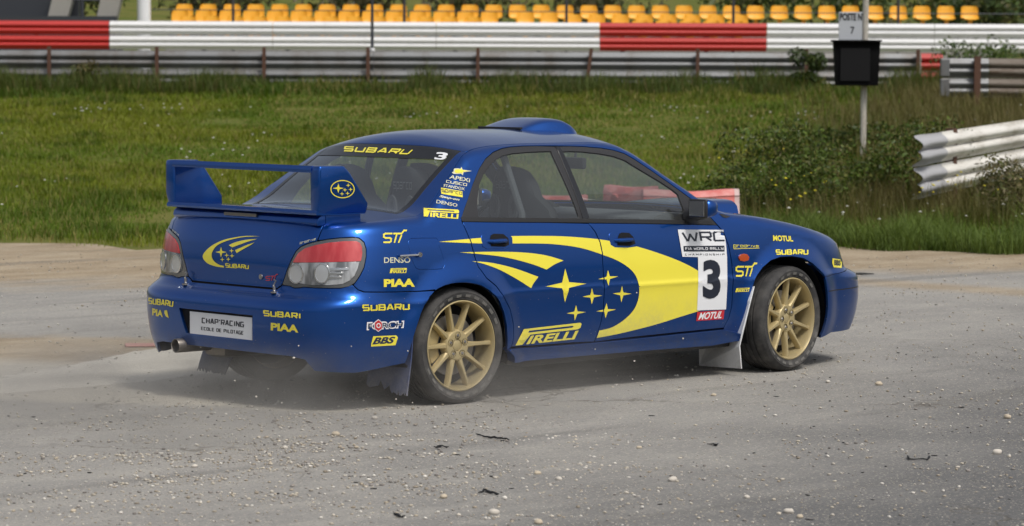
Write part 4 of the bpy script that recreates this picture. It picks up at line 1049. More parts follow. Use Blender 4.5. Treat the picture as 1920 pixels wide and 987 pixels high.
# ---- rear number board
xp=-.897
pl=MB(); pl.box((xp,0,.3965),(.006,.52,.118),bev=.002); pl.V=[(x+.0*z,y,z) for x,y,z in pl.V]
plo=pl.build('rear_board','decal_white',car)
pbv=BVHTree.FromPolygons(pl.V,pl.F)
stroke_px('lettering',"CHAP'RACING",zq(W6,[(728,342),(1222,392),(1218,460),(727,410)]),'decal_dark',off=.001,bv=pbv,parent=plo,t=.21,lw=.52,gap=.28)
stroke_px('lettering','ECOLE DE PILOTAGE',zq(W6,[(722,448),(1212,498),(1210,545),(722,488)]),'decal_dark',off=.001,bv=pbv,parent=plo,t=.21,lw=.46,gap=.27)
# dark slot over the board
pl=MB(); pl.box((xp+.018,0,.4645),(.03,.5,.012)); pl.build('board_lamp_slot','black_plastic',car)
# ---- rear wing
prof_=[(-.772,1.205),(-.767,1.231),(-.607,1.229),(-.570,1.196),(-.448,1.035),(-.446,.984),(-.735,.980),(-.768,1.000),(-.770,1.06)]
bvw=None
for s in (1,-1):
    mb=MB(); mb.prism(prof_,-s*.565,-s*.64)
    mb.V=[(x,(y*.972 if z<1.02 and abs(y)>.6 else y),z) for x,y,z in mb.V]
    o=mb.build('wing_endplate','paint_blue',car,bevel=.012,sharp=60)
    if s==1:
        bvw=BVHTree.FromPolygons([tuple(v.co) for v in o.data.vertices],[tuple(p.vertices) for p in o.data.polygons])
    mb=MB(); mb.prism([(-.70,.93),(-.70,.99),(-.47,.99),(-.47,.935)],-s*.52,-s*.605); mb.build('wing_foot','paint_blue',car,bevel=.006)
foil=[(-.772,1.196),(-.776,1.212),(-.766,1.230),(-.72,1.229),(-.66,1.222),(-.60,1.206),(-.594,1.199),(-.60,1.192),(-.66,1.196),(-.72,1.198)]
mb=MB(); mb.prism(foil,-.58,.58); mb.build('wing_blade','paint_blue',car,smooth=True,sharp=50)
low=[(-.772,.984),(-.777,.994),(-.768,1.008),(-.60,1.005),(-.46,.992),(-.455,.984),(-.60,.980)]
mb=MB(); mb.prism(low,-.622,.622); mb.build('wing_lower_blade','paint_blue',car,smooth=True,sharp=50)
mb=MB(); mb.prism([(-.742,.928),(-.752,.942),(-.745,.965),(-.715,.988),(-.50,.986),(-.50,.95),(-.70,.930)],-.60,.60); mb.build('wing_base','paint_blue',car,smooth=True,sharp=50,bevel=.004)
mb=MB(); mb.box((-.752,.02,.964),(.012,.27,.018),bev=.003); mb.build('brake_lamp','lamp_grey',car)
ec=[(1346+80*k_*math.cos(t),546+60*k_*math.sin(t)) for k_ in (1,) for t in np.linspace(0,2*math.pi,41)[:-1]]
ei=[(1346+74*math.cos(t),546+54*math.sin(t)) for t in np.linspace(0,2*math.pi,41)[:-1]]
decal_px('emblem_decal',[zq(R1,ec)],'decal_yellow',[zq(R1,ei)],bv=bvw)
for cx_,cy_,rx,ry in ((1318,540,38,32),(1383,521,16,14),(1362,551,16,14),(1399,548,16,14),(1342,577,16,14),(1379,574,16,14)):
    decal_px('star_decal',[zq(R1,star_c(cx_,cy_,rx,ry))],'decal_yellow',bv=bvw)
# ---- roof vent and bonnet scoop: lofted shells following the panel below
def scoop(name,x0,x1,hgt,hw,shape,zfun,ncols=26,nrows=20,openfront=False):
    V=[];F=[]
    for i in range(ncols+1):
        t=i/ncols; x=x0+(x1-x0)*t; h=hgt*shape(t)[0]; ww=hw*shape(t)[1]
        for j in range(nrows+1):
            u=-1+2*j/nrows; yy=math.copysign(abs(u)**.8,u)*ww; k_=(1-abs(u)**6.)**.5
            V.append((x,yy,float(topxy(np.array([x]),np.array([yy]))[0,2])-.006+h*k_))
    for i in range(ncols):
        for j in range(nrows): F.append((i*(nrows+1)+j,(i+1)*(nrows+1)+j,(i+1)*(nrows+1)+j+1,i*(nrows+1)+j+1))
    mb=MB(); mb.add(V,F); return mb.build(name,'paint_blue',car,smooth=True,sharp=60)
def rshape(t):
    h=min(1.,(.12+1.05*t**.8)) if t<.8 else max(.0,1-((t-.8)/.2)**2.2)
    h=(.18+.82*math.sin(min(t/.62,1)*math.pi/2)) if t<.62 else math.sqrt(max(0.,1-((t-.62)/.38)**2.4))
    return h,.78+.22*t if t<.75 else .945-(.35*((t-.75)/.25)**2)
scoop('roof_vent',1.05,1.53,.072,.235,rshape,None)
mb=MB(); mb.box((1.056,0,1.388),(.02,.34,.012)); mb.build('vent_slot','black_plastic',car)
def hshape(t):
    return (t**.9),(.86+.14*t)
sc=scoop('bonnet_scoop',2.18,2.73,.110,.27,hshape,None)
mb=MB()
zz=float(topxy(np.array([2.715]),np.array([0.]))[0,2]); mb.box((2.722,0,zz+.040),(.006,.47,.075)); mb.build('scoop_mouth','black_plastic',car)
# bonnet vent beside the windscreen
decal_px('bonnet_vent',[Z(1290,340,8.97,[(520,552),(600,562),(712,600),(640,625),(580,605)])],'black_plastic',off=.003)
# seam across the front bumper
sm_=pcs([(1553,546.5)])[0]
for s in (1,-1): panel('bumper_seam',[[(s*(sm_[0]+.004),sm_[1]+.003),(s*(A3-.002),sm_[1]+.003),(s*(A3-.002),sm_[1]-.003),(s*(sm_[0]+.004),sm_[1]-.003)]],'rubber_seal',off=.0008,gap=0,fold=0,cast=False)
# ---- door mirrors
for s in (1,-1):
    mb=MB(); mb.box((1.745,-s*.915,.955),(.10,.13,.10),bev=.03); 
    # taper forward
    mb.V=[(x,y,.958+(z-.958)*(1-.18*max(0,(x-1.74)/.05))) for x,y,z in mb.V]
    mo=mb.build('door_mirror','paint_blue',car,smooth=True,sharp=60)
    mb=MB(); mb.box((1.693,-s*.912,.954),(.02,.136,.106),bev=.009); mb.build('mirror_rim','black_plastic',mo,smooth=True,sharp=50)
    mb=MB(); mb.box((1.6825,-s*.912,.954),(.004,.112,.084),bev=.0015); mb.build('mirror_glass','chrome',mo)
    mb=MB(); mb.tube([(1.74,-s*.80,.905),(1.735,-s*.86,.912),(1.735,-s*.90,.92)],[.05,.032,.03],10); mb.build('mirror_foot','black_plastic',mo,smooth=True)
# ---- door handles
def handle(reg,rec,cav,x0,x1,z_):
    for s in (1,-1):
        sg=lambda q:[(s*a,b) for a,b in q]
        ho=panel('door_handle',[sg(zc(reg,rec))],'paint_blue',off=.003,gap=0,fold=.004,step=.015)
        panel('handle_cavity',[sg(zc(reg,cav))],'dark_inner',off=.0045,gap=0,fold=0,step=.015,parent=ho,cast=False)
        w0=float(S0(np.array(x0),np.array(z_))); w1=float(S0(np.array(x1),np.array(z_)))
        mb=MB(); mb.tube([(x0,-s*(w0-.004),z_),(x0+.02,-s*(w0+.02),z_),((x0+x1)/2,-s*((w0+w1)/2+.026),z_),(x1-.02,-s*(w1+.02),z_),(x1,-s*(w1-.004),z_)],[.009,.011,.012,.011,.009],8); mb.build('handle_lever','paint_blue',ho,smooth=True)
handle(R8,[(335,160),(340,138),(360,125),(500,128),(525,150),(528,190),(510,212),(470,218),(370,220),(345,205)],[(392,138),(410,128),(470,130),(500,155),(505,195),(480,208),(395,205),(385,170)],.20,.335,.827)
handle(R8,[(1122,150),(1128,128),(1145,118),(1270,122),(1300,150),(1308,185),(1290,205),(1240,212),(1160,210),(1135,195)],[(1185,128),(1200,120),(1245,122),(1270,145),(1285,190),(1250,203),(1175,200),(1172,165)],1.135,1.27,.797)
# fuel flap pin
mb=MB(); mb.tube([side(np.array(cs(*zq(R3,[(312,247)])[0])[0]),np.array(cs(*zq(R3,[(312,247)])[0])[1]))+np.array([0,-.012,0]),side(np.array(cs(*zq(R3,[(405,241)])[0])[0]),np.array(cs(*zq(R3,[(405,241)])[0])[1]))+np.array([0,-.014,0])],.006,8)
p_=side(np.array(cs(*zq(R3,[(405,241)])[0])[0]),np.array(cs(*zq(R3,[(405,241)])[0])[1])); mb.lathe([(.004,0),(.012,0),(.014,.006),(.012,.012),(.0,.012)],14,'y',(p_[0],p_[1]-.02,p_[2])); mb.build('fuel_flap_catch','chrome',car,smooth=True)
# trunk pins and key
for y_ in (.375,-.365):
    xe=float(xend_r(np.array(.60)))
    mb=MB(); mb.lathe([(.0,-.004),(.02,-.004),(.02,.002),(.008,.004),(.008,.03),(.0,.032)],12,'z',(-.838,y_,.588)); 
    mb.tube([(-.842,y_-.005,.592),(-.838,y_+.008,.62),(-.83,y_-.004,.645),(-.828,y_+.014,.65)],.0045,6)
    mb.build('trunk_pin','steel',car,smooth=True)
lk=onsurf(zq(R2,[(630,272)]),.0)[0]
mb=MB(); mb.lathe([(.0,-.006),(.013,-.006),(.014,0),(.014,.006)],16,'x',tuple(lk)); mb.build('trunk_lock','steel',car,smooth=True)
# ---- exhaust
mb=MB(); mb.lathe([(.032,.0),(.035,-.004),(.037,.0),(.037,.22),(.03,.26)],28,'x',(-.935,.335,.272)); mb.lathe([(.032,0),(.032,.2),(0,.2)],28,'x',(-.935,.335,.272)); mb.build('exhaust_pipe','exhaust',car,smooth=True,sharp=50)
# ---- mud flaps
def flap(name,pts,material,thick_=.006,parent=None):
    """vertical sheet facing rearwards, given as (x,y,z) outline"""
    n=len(pts); V=[tuple(p) for p in pts]+[(p[0]+thick_,p[1],p[2]) for p in pts]
    mb=MB(); mb.add(V,[tuple(range(n)),tuple(range(2*n-1,n-1,-1))]+[(i,i+n,(i+1)%n+n,(i+1)%n) for i in range(n)]); return mb.build(name,material,car)
def ragged(y0,y1,z0,n,amp,seed):
    q=random.Random(seed); o=[]
    for i in range(n+1):
        t=i/n; o.append((y0+(y1-y0)*t,z0+(amp*q.random() if i%2 else amp*.25*q.random())))
    return o
for s,xb,sd_ in ((1,-.36,3),(-1,-.40,5)):
    if s==1: bot=[(y,z) for y,z in ragged(-.835,-.71,.062,13,.035,sd_)]+[(-.70,.11),(-.66,.085),(-.63,.13),(-.61,.10),(-.545,.085),(-.52,.10)]
    else: bot=[(y,z) for y,z in ragged(.86,.60,.06,19,.03,sd_)]
    pts=[(-.33,-s*.85,.42),(-.34,-s*.845,.25)]+[(xb,y,z) for y,z in bot]+[(-.35,-s*.54,.25),(-.33,-s*.55,.42)]
    flap('mud_flap',pts,'flap_blue')
for s in (1,-1):
    pts=[(2.20,-s*.868,.50),(2.165,-s*.872,.42),(2.105,-s*.868,.25),(2.09,-s*.862,.17),(2.115,-s*.855,.040),(2.13,-s*.52,.030),(2.10,-s*.54,.2),(2.16,-s*.58,.40)]
    mb=MB(); n=len(pts); V=pts+[(x+.008,y,z) for x,y,z in pts]
    mb.add(V,[tuple(range(n)),tuple(range(2*n-1,n-1,-1))]+[(i,i+n,(i+1)%n+n,(i+1)%n) for i in range(n)]); mb.build('mud_flap','flap_white',car)
# ---- wheels
def wheel(loc,s,spin,steer=0.):
    M=Matrix.Translation(loc)@Matrix.Rotation(steer,4,'Z')
    def fin(o,par=None):
        if par is None: o.parent=car; o.matrix_local=M
        else: o.parent=par
        return o
    h=lambda prof:[(r_,-s*q) for r_,q in prof]    # q>0 outwards
    mb=MB()
    mb.lathe(h([(.2345,-.012),(.2345,-.002),(.229,.0),(.225,-.006),(.221,-.020),(.2165,-.045),(.212,-.13),(.222,-.185),(.232,-.195)]),72,'y')
    # hub dish
    mb.lathe(h([(0.,-.040),(.030,-.040),(.032,-.034),(.060,-.030),(.074,-.032),(.082,-.042),(.084,-.075)]),48,'y')
    for k_ in range(10):
        a=spin+k_*math.pi/5; ca,sa=math.cos(a),math.sin(a)
        rs=[(.070,.0180,-.036),(.12,.0120,-.030),(.17,.0095,-.025),(.205,.0105,-.021),(.222,.0150,-.022)]
        V=[];F=[]
        for (r_,hw_,q) in rs:
            for (t_,qq) in ((-hw_,q-.034),(-hw_,q-.008),(-hw_*.55,q),(hw_*.55,q),(hw_,q-.008),(hw_,q-.034)):
                V.append((r_*ca-t_*sa,-s*qq,r_*sa+t_*ca))
        for i in range(len(rs)-1):
            for j in range(5): F.append((i*6+j,(i+1)*6+j,(i+1)*6+j+1,i*6+j+1))
        mb.add(V,F)
    w_=fin(mb.build('wheel','gold',None,smooth=True,sharp=38))
    mb=MB()
    pr=[(.2330,-.014),(.238,-.006),(.2385,-.001),(.2425,.0005),(.244,-.001),(.252,.004),(.262,.007),(.272,.006),(.2735,.0075),(.2755,.0075),(.277,.005),(.288,-.003),(.2945,-.012),(.2985,-.022),(.3005,-.036)]
    for g in (-.062,-.098,-.134,-.170): pr+=[(.3015,g+.006),(.294,g+.0045),(.294,g-.0045),(.3015,g-.006)]
    pr+=[(.2995,-.196),(.294,-.212),(.282,-.224),(.262,-.229),(.242,-.222),(.233,-.205)]
    mb.lathe(h(pr),96,'y'); 
    mb.V=[(x,y,max(z,-.2985)) for x,y,z in mb.V]
    fin(mb.build('tyre','tyre',None,smooth=True,sharp=50),w_)
    mb=MB()
    for k_ in range(26):
        if k_%13>8: continue
        a0=spin+.4+k_*2*math.pi/26; a1=a0+.13; V=[]
        for (r_,q) in ((.252,.0062),(.266,.0092)):
            for a in (a0,a1): V.append((r_*math.cos(a),-s*q,r_*math.sin(a)))
        mb.add(V,[(0,1,3,2)])
    tag(fin(mb.build('sidewall_marking','tyre_mark',None),w_),kind='stuff')
    for k_ in range(5):
        a=spin+math.pi/2+k_*2*math.pi/5
        c=(.052*math.cos(a),-s*(-.030),.052*math.sin(a))
        mb=MB(); mb.lathe(h([(.0175,.0015),(.0165,-.012),(.0,-.012)]),16,'y',c); fin(mb.build('lug_hole','dark_inner',None,smooth=True),w_)
        mb=MB(); mb.lathe(h([(.0,.006),(.006,.006),(.0095,.001),(.0095,-.012)]),6,'y',c); fin(mb.build('lug_nut','steel',None),w_)
    mb=MB(); mb.lathe(h([(0.,-.034),(.022,-.034),(.0285,-.037),(.0285,-.05)]),24,'y'); fin(mb.build('centre_cap','gold',None,smooth=True,sharp=40),w_)
    mb=MB(); mb.lathe(h([(.085,-.085),(.158,-.085),(.158,-.11),(.085,-.11)]),48,'y'); fin(mb.build('brake_disc','disc',None,smooth=True,sharp=40),w_)
    mb=MB(); mb.lathe(h([(.105,-.07),(.168,-.066),(.176,-.075),(.176,-.12),(.105,-.12)]),14,'y',arc=(math.pi*(.78),math.pi*1.17)); fin(mb.build('brake_caliper','gold',None,smooth=True,sharp=40),w_)
    mb=MB(); mb.lathe(h([(.0,-.12),(.211,-.125)]),32,'y'); fin(mb.build('brake_backplate','dark_inner',None,smooth=True),w_)
    return w_
RW=.2985
for s in (1,-1):
    wheel((0,-s*.852,RW),s,0.,0.)
    wheel((2.54,-s*.852,RW),s,math.pi/10,.1208)
# wheel housings
for cx_ in (0.,2.54):
    for s in (1,-1):
        mb=MB(); mb.lathe([(.345,-s*.80),(.352,-s*.55),(0.,-s*.55)],36,'y',(cx_+.004,0,.31),arc=(-.42,math.pi+.42)); mb.build('wheel_housing','dark_inner',car,smooth=True)
# ---- underside
mb=MB(); mb.box((1.27,0,.205),(1.75,1.44,.03)); mb.box((1.27,0,.17),(1.9,.3,.05)); mb.build('underfloor','dark_inner',car)
mb=MB(); mb.box((-.60,0,.30),(.40,1.05,.04)); mb.build('rear_floor','dark_inner',car)
mb=MB(); mb.box((3.02,0,.22),(.6,1.1,.03)); mb.build('front_tray','dark_inner',car)
mb=MB(); mb.tube([(0,-.6,.28),(0,.6,.28)],.035,10); mb.box((-.02,0,.28),(.26,.24,.17),bev=.03); mb.tube([(.25,-.5,.23),(-.02,-.62,.22)],.025,8); mb.tube([(.25,.5,.23),(-.02,.62,.22)],.025,8); mb.build('rear_axle','dark_inner',car,smooth=True)
mb=MB(); mb.tube([(-.75,.335,.272),(-.35,.25,.26),(0.1,.18,.22),(.6,.1,.2)],.032,10); mb.box((-.55,.3,.265),(.34,.2,.13),bev=.04); mb.build('silencer','exhaust',car,smooth=True)
# ---- cabin
mb=MB(); mb.box((.75,0,.27),(2.5,1.42,.03)); mb.build('cabin_floor','dark_cabin',car)
mb=MB(); mb.prism([(1.45,.60),(1.42,.80),(1.46,.905),(1.62,.925),(2.02,.905),(2.05,.60)],-.70,.70); mb.build('dashboard','cabin_grey',car,bevel=.02)
mb=MB(); mb.prism([(1.48,.90),(1.50,.955),(1.62,.965),(1.72,.925)],.18,.56); mb.build('instrument_hood','dark_cabin',car,bevel=.015)
mb=MB(); mb.prism([(-.30,.58),(-.30,.935),(-.02,.93),(.12,.58)],-.64,.64); mb.build('parcel_shelf','cabin_grey',car,bevel=.01)
mb=MB()
th_=np.linspace(0,2*math.pi,25)
mb.tube([(1.33+.07*math.sin(t),.36+.18*math.cos(t),.80+.165*math.sin(t)) for t in th_],.014,8,caps=False); mb.tube([(1.33,.36,.80),(1.47,.36,.76)],.03,8); mb.tube([(1.33,.19,.80),(1.33,.53,.80)],.012,6); mb.build('steering_wheel','dark_cabin',car,smooth=True)
mb=MB(); mb.box((1.56,-.06,1.185),(.035,.20,.065),bev=.012); mb.tube([(1.58,-.06,1.2),(1.62,-.03,1.28)],.008,6); mb.build('inside_mirror','dark_cabin',car,smooth=True)
def seat(x,y,top_,scale=1.):
    """bucket seat: shell with wings, shoulder cut-outs, bolster cushion"""
    zs=[.42,.60,.78,.90,.99,1.06,1.13,1.19]; zs=[z*(top_/1.19) for z in zs]; ws=[.23,.25,.255,.26,.235,.17,.15,.10]
    V=[];F=[];n=9
    for i,(z,w0) in enumerate(zip(zs,ws)):
        for j in range(n):
            u=-1+2*j/(n-1); yy=u*w0*scale; xx=x+.12-.16*((z-.4)/.8)+.07*abs(u)**2.2*(1 if z<1.0*top_/1.19 else .7)
            V.append((xx,y+yy,z+(-.03*abs(u)**3)))
    m_=len(zs)
    for i in range(m_-1):
        for j in range(n-1): F.append((i*n+j,i*n+j+1,(i+1)*n+j+1,(i+1)*n+j))
    b=len(V); V+=[(vx-.055,vy,vz) for vx,vy,vz in V]
    F+=[tuple(i+b for i in f[::-1]) for f in F[:]]
    for j in range(n-1):
        F.append(((m_-1)*n+j,(m_-1)*n+j+1,b+(m_-1)*n+j+1,b+(m_-1)*n+j)); F.append((j+1,j,b+j,b+j+1))
    for i in range(m_-1):
        F.append((i*n,(i+1)*n,b+(i+1)*n,b+i*n)); F.append(((i+1)*n+n-1,i*n+n-1,b+i*n+n-1,b+(i+1)*n+n-1))
    mb=MB(); mb.add(V,F); so=mb.build('bucket_seat','dark_cabin',car,smooth=True,sharp=60)
    mb=MB(); mb.box((x+.32,y,.44*top_/1.19),(.46,.46,.14),bev=.04); mb.build('seat_cushion','dark_cabin',so,smooth=True)
    for sy in (-1,1):
        mb=MB(); mb.lathe([(.020,0),(.036,.0),(.038,.006),(.036,.012),(.02,.012)],16,'x',(0,0,0)); 
        mb.V=[(x-.055+q[0]-.04,y+sy*.072+q[1],.97*top_/1.19+q[2]*1.9) for q in mb.V]; mb.build('harness_slot','cabin_grey',so,smooth=True)
        mb=MB(); mb.box((x+.02,y+sy*.075,.90),(.012,.05,.22),bev=.003); mb.build('harness_strap','decal_red',so)
    # printed word on the seat back
    U,T=fill(strokes('sparco',t=.13,lw=.85),(),(),5.,False)
    xb=x+.12-.16*((1.08*top_/1.19-.4)/.8)-.062
    raw('seat_lettering',[(xb,y+.075-.15*u,1.06*top_/1.19+.05*v) for u,v in U],T,'seat_print',so,smooth=False)
seat(.84,-.36,1.19); seat(.84,.36,1.19); seat(.20,.25,1.20,.9); seat(.20,-.25,1.20,.9)
# roll cage hoop behind the front seats
mb=MB(); mb.tube([(.62,-.66,.3),(.60,-.66,.95),(.58,-.54,1.25),(.57,-.40,1.31),(.57,.40,1.31),(.58,.54,1.25),(.60,.66,.95),(.62,.66,.3)],.02,8); mb.build('roll_hoop','cabin_grey',car,smooth=True)
# ================================================================ barriers and trackside things
mat('rail_white',(.68,.68,.68),.5); m=mat('rail_red',(.45,.025,.02),.45)
m=mat('rail_grey',(.25,.26,.27),.45,.5); k=N(m); p=k.pos(); k.set('Base Color',k.mix(k.ramp(k.noise(1.5,5.,.65,k.mapping(p,(1,1,.3))),.4,.75),(.19,.195,.20),(.12,.105,.09)))
m=MAT['rail_white']; k=N(m); k.set('Base Color',k.mix(k.ramp(k.noise(2.2,6.,.7,k.mapping(k.pos(),(1,1,.25))),.55,.85,0.,.45),(.70,.70,.70),(.36,.33,.29)))
m=mat('rail_old_white',(.5,.48,.44),.6); k=N(m); k.set('Base Color',k.mix(k.ramp(k.noise(3.,6.,.7),.4,.7,0.,.8),(.72,.70,.65),(.33,.29,.23)))
mat('rail_old_grey',(.40,.40,.41),.6,.1)
m=mat('rust',(.13,.06,.035),.85); k=N(m); k.set('Base Color',k.mix(k.noise(9.,5.,.6),(.05,.024,.016),(.13,.06,.035)))
m=mat('rusty_rail',(.2,.15,.1),.75,.2); k=N(m); k.set('Base Color',k.mix(k.ramp(k.noise(4.,5.,.6),.4,.65),(.17,.145,.12),(.09,.06,.04)))
WP=[(.0,.0),(.0,.02),(.045,.05),(.07,.08),(.07,.105),(.045,.135),(.008,.155),(.045,.175),(.07,.205),(.07,.23),(.045,.26),(.0,.29),(.0,.31)]
def wbeam(name,a,b,z0a,z0b,material,parent,hgt=.31,toward=1.,origin=(0,0,0),dent=None,n=2):
    """corrugated rail from a to b (plan points), bulging to the left of a->b times `toward`"""
    a=np.array(a,float)[:2]; b=np.array(b,float)[:2]; t=(b-a)/np.linalg.norm(b-a); nn=np.array([-t[1],t[0]])*toward
    V=[];F=[]; s=hgt/.31; m_=len(WP)
    for i in range(n):
        u=i/(n-1); c=a+(b-a)*u; z0=z0a+(z0b-z0a)*u
        for (o,z) in WP:
            dd=0. if dent is None else dent(u,z)
            V.append((*(c+nn*(o+dd)-np.array(origin[:2])),z0+z*s-origin[2]))
    m2=len(V); V+=[(v[0]-nn[0]*.006,v[1]-nn[1]*.006,v[2]) for v in V]
    for i in range(n-1):
        for j in range(m_-1):
            F.append((i*m_+j,(i+1)*m_+j,(i+1)*m_+j+1,i*m_+j+1)); F.append((m2+i*m_+j,m2+i*m_+j+1,m2+(i+1)*m_+j+1,m2+(i+1)*m_+j))
    mb=MB(); mb.add(V,F); return mb.build(name,material,parent,smooth=True,sharp=70)
def lx(px,d): return (px-960)*d/FPX
# painted double rail beyond the track
D1=72.; o=empty('painted_guardrail',tuple(ld(0,D1,float(gz(D1))))); org=np.array(o.location)
tag(o,'red and white painted double guardrail in front of the orange seats','guardrail')
x0=207-313; secs=[]
px=x0-313*2
while px<2300:
    red=(abs(px-(207-313))<1 or abs(px-1122)<10)
    secs.append((px,px+313,red)); px+=313
secs=[(-1056,-743,False),(-743,-430,False),(-430,-106,False),(-106,207,True),(207,512,False),(512,817,False),(817,1122,False),(1122,1434,True),(1434,1747,False),(1747,2060,False),(2060,2373,False),(2373,2686,True),(2686,2999,False)]
for i,(pa,pb,rd_) in enumerate(secs):
    for zb in (2.03,2.372):
        la,lb=lx(pa,D1)+.006,lx(pb,D1)-.006
        wbeam('rail',ld(la,D1-.1),ld(lb,D1-.1),zb,zb,'rail_red' if rd_ else 'rail_white',o,hgt=.325,toward=-1.,origin=org)
for pa in np.arange(-1026,2990,156.5):
    q=ld(lx(pa,D1),D1+.02)-org; mb=MB(); mb.box((q[0],q[1],(2.68-org[2])/2-.1),(.1,.1,2.68-org[2]+.2),Matrix.Rotation(YAW,3,'Z')); mb.build('post','rail_grey',o)
# grey double rail with rusty posts
D2=56.8; o=empty('grey_guardrail',tuple(ld(0,D2,float(gz(D2))))); org=np.array(o.location)
tag(o,'bare grey double guardrail on rusty posts at the top of the field','guardrail')
xs2=np.arange(95-201.5*7,1722,201.5*2)
for pa in xs2:
    pb=min(pa+403,1722)
    for zb in (1.27,1.615):
        wbeam('rail',ld(lx(pa,D2)+.004,D2),ld(lx(pb,D2)-.004,D2),zb,zb,'rail_grey',o,hgt=.335,toward=-1.,origin=org)
for zb in (1.27,1.615): wbeam('rail',ld(lx(1724,D2),D2+.02),ld(lx(1764,D2),D2+.02),zb,zb,'rail_red',o,hgt=.335,toward=-1.,origin=org)
for i,pa in enumerate([-1110,-909,-708,-510,-308,-107,95,296,496,690,895,1101,1305,1508,1716]):
    q=ld(lx(pa,D2),D2-.16)-org; tilt=.12 if pa==1101 else 0.
    mb=MB(); mb.box((0,0,.38),(.065,.065,.98)); R_=Matrix.Rotation(YAW,3,'Z')@Matrix.Rotation(0,3,'Y')
    mb.V=[tuple(R_@Vector((x,y-tilt*(z-.4),z))+Vector((q[0],q[1],-.12))) for x,y,z in mb.V]; mb.build('post','rust',o)
# rails at the right edge, nearer than the grey barrier
D3=52.; o=empty('rusty_guardrail',tuple(ld(lx(1830,D3),D3,float(gz(D3))))); org=np.array(o.location)
tag(o,'short rusty double guardrail with pale end at the right edge','guardrail')
for zb in (1.185,1.525):
    wbeam('rail',ld(lx(1765,D3),D3),ld(lx(1850,D3),D3),zb,zb,'rail_grey',o,hgt=.33,toward=-1.,origin=org)
    wbeam('rail',ld(lx(1850,D3),D3+.02),ld(lx(2150,D3),D3+.6),zb,zb-.03,'rusty_rail',o,hgt=.33,toward=-1.,origin=org)
    q=ld(lx(1768,D3),D3-.04,zb+.165)-org; mb=MB(); mb.box(tuple(q),(.16,.09,.315),Matrix.Rotation(YAW-math.pi/2,3,'Z'),bev=.02); mb.build('end_plate','rail_grey',o)
for pa in (1827,2010):
    q=ld(lx(pa,D3),D3-.14)-org; mb=MB(); mb.box((q[0],q[1],.36),(.09,.11,1.05),Matrix.Rotation(YAW,3,'Z')); mb.build('post','rust',o)
# white weathered guardrail close by on the right
pA=ld(lx(1710,32.),32.); pM=ld(lx(1768,32.)+.0,33.1); pB=ld(6.35,37.2); pC=ld(6.35+(6.35-4.5)*.9,37.2+4.2)
o=empty('white_guardrail',(pA[0],pA[1],float(gz(32.)))); org=np.array(o.location)
tag(o,'weathered white double guardrail with a crumpled end in the weeds','guardrail')
zt_=lambda d:np.interp(d,[32,37.2,42],[.99,1.085,1.22])
for lv in (0,1):
    za=lambda d:float(zt_(d))-.325-.345*lv
    wbeam('rail',pA,ld(4.69,33.12),za(32.),za(33.1),'rail_old_grey',o,hgt=.325,toward=-1.,origin=org,dent=lambda u,z:.05*math.sin(u*5+z*9)*(1-u),n=9)
    wbeam('rail',ld(4.67,33.1),pB,za(33.1),za(37.2),'rail_old_white',o,hgt=.325,toward=-1.,origin=org,n=6)
    wbeam('rail',pB,pC,za(37.2)+.003,za(41.),'rail_old_white',o,hgt=.325,toward=-1.,origin=org,n=4)
for (l,d) in ((4.8,33.7),(6.2,37.0)):
    q=ld(l+.08,d,0)-org; mb=MB(); mb.box((q[0],q[1],.4),(.1,.1,1.1),Matrix.Rotation(.3,3,'Z')); mb.build('post','rust',o)
# ---- marshal post sign
D4=41.; g4_=float(gz(D4)); base=ld(lx(1617,D4),D4,g4_); o=empty('marshal_post',tuple(base))
tag(o,'tall pale pole standing in the weeds on the right','pole')
m=mat('pole_paint',(.45,.43,.38),.7); k=N(m); k.set('Base Color',k.mix(k.ramp(k.noise(14.,4.,.6),.45,.65),(.5,.48,.43),(.23,.18,.14)))
mb=MB(); mb.tube([(0,0,-.2),(0.005,0,1.),(.03,-.02,3.6)],.042,12); mb.build('pole_shaft','pole_paint',o,smooth=True)
def facing(c,w_,h_,t_): return c
FR=Matrix.Rotation(YAW-math.pi/2,3,'Z')     # local x = right, y = away from the camera
sgn=empty('marshal_sign',tuple(at(1599,50,D4-.12))); sgn.rotation_euler=(0,0,YAW-math.pi/2); tag(sgn,'small pale grey sign reading POSTE N° 7 on the pole','sign')
mat('sign_grey',(.42,.44,.47),.5); mat('sign_ink',(.015,.015,.02),.6); mat('box_black',(.003,.003,.0035),.8,spec=.1); mat('box_panel',(.006,.006,.007),.6,spec=.2)
mb=MB(); mb.box((-.01,0,-.005),(.36,.02,.40),bev=.004); mb.build('board','sign_grey',sgn)
def flat_text(s,w_,h_,c,parent,material,bold=.02,shear=0.):
    U,F=text_mesh(s,bold,shear); V=[(c[0]+(u-.5)*w_,c[1],c[2]+(v-.5)*h_) for u,v in U]
    return raw('lettering',V,F,material,parent,smooth=False)
flat_text('POSTE N',.30,.10,(-.028,-.013,.128),sgn,'sign_ink',.04)
mb=MB(); mb.lathe([(.010,-.001),(.022,-.001),(.022,.001),(.010,.001),(.010,-.001)],14,'y',(.145,-.012,.16)); mb.build('lettering','sign_ink',sgn)
flat_text('7',.055,.10,(-.005,-.013,-.052),sgn,'sign_ink',.02)
bx=empty('marshal_box',tuple(at(1606,119,D4-.2))); bx.rotation_euler=(0,0,YAW-math.pi/2); tag(bx,'black light box hung on the pole below the sign','light box')
mb=MB(); mb.prism([(-.275,-.30),(-.31,.29),(.31,.29),(.285,-.30)],-.09,.16); mb.build('casing','box_black',bx,bevel=.012)
mb=MB(); mb.box((-.03,-.10,-.02),(.40,.02,.44),bev=.004); mb.build('screen','box_panel',bx)
mb=MB(); mb.prism([(-.335,.288),(-.335,.312),(.32,.312),(.32,.288)],-.16,.18); mb.build('visor','box_black',bx)
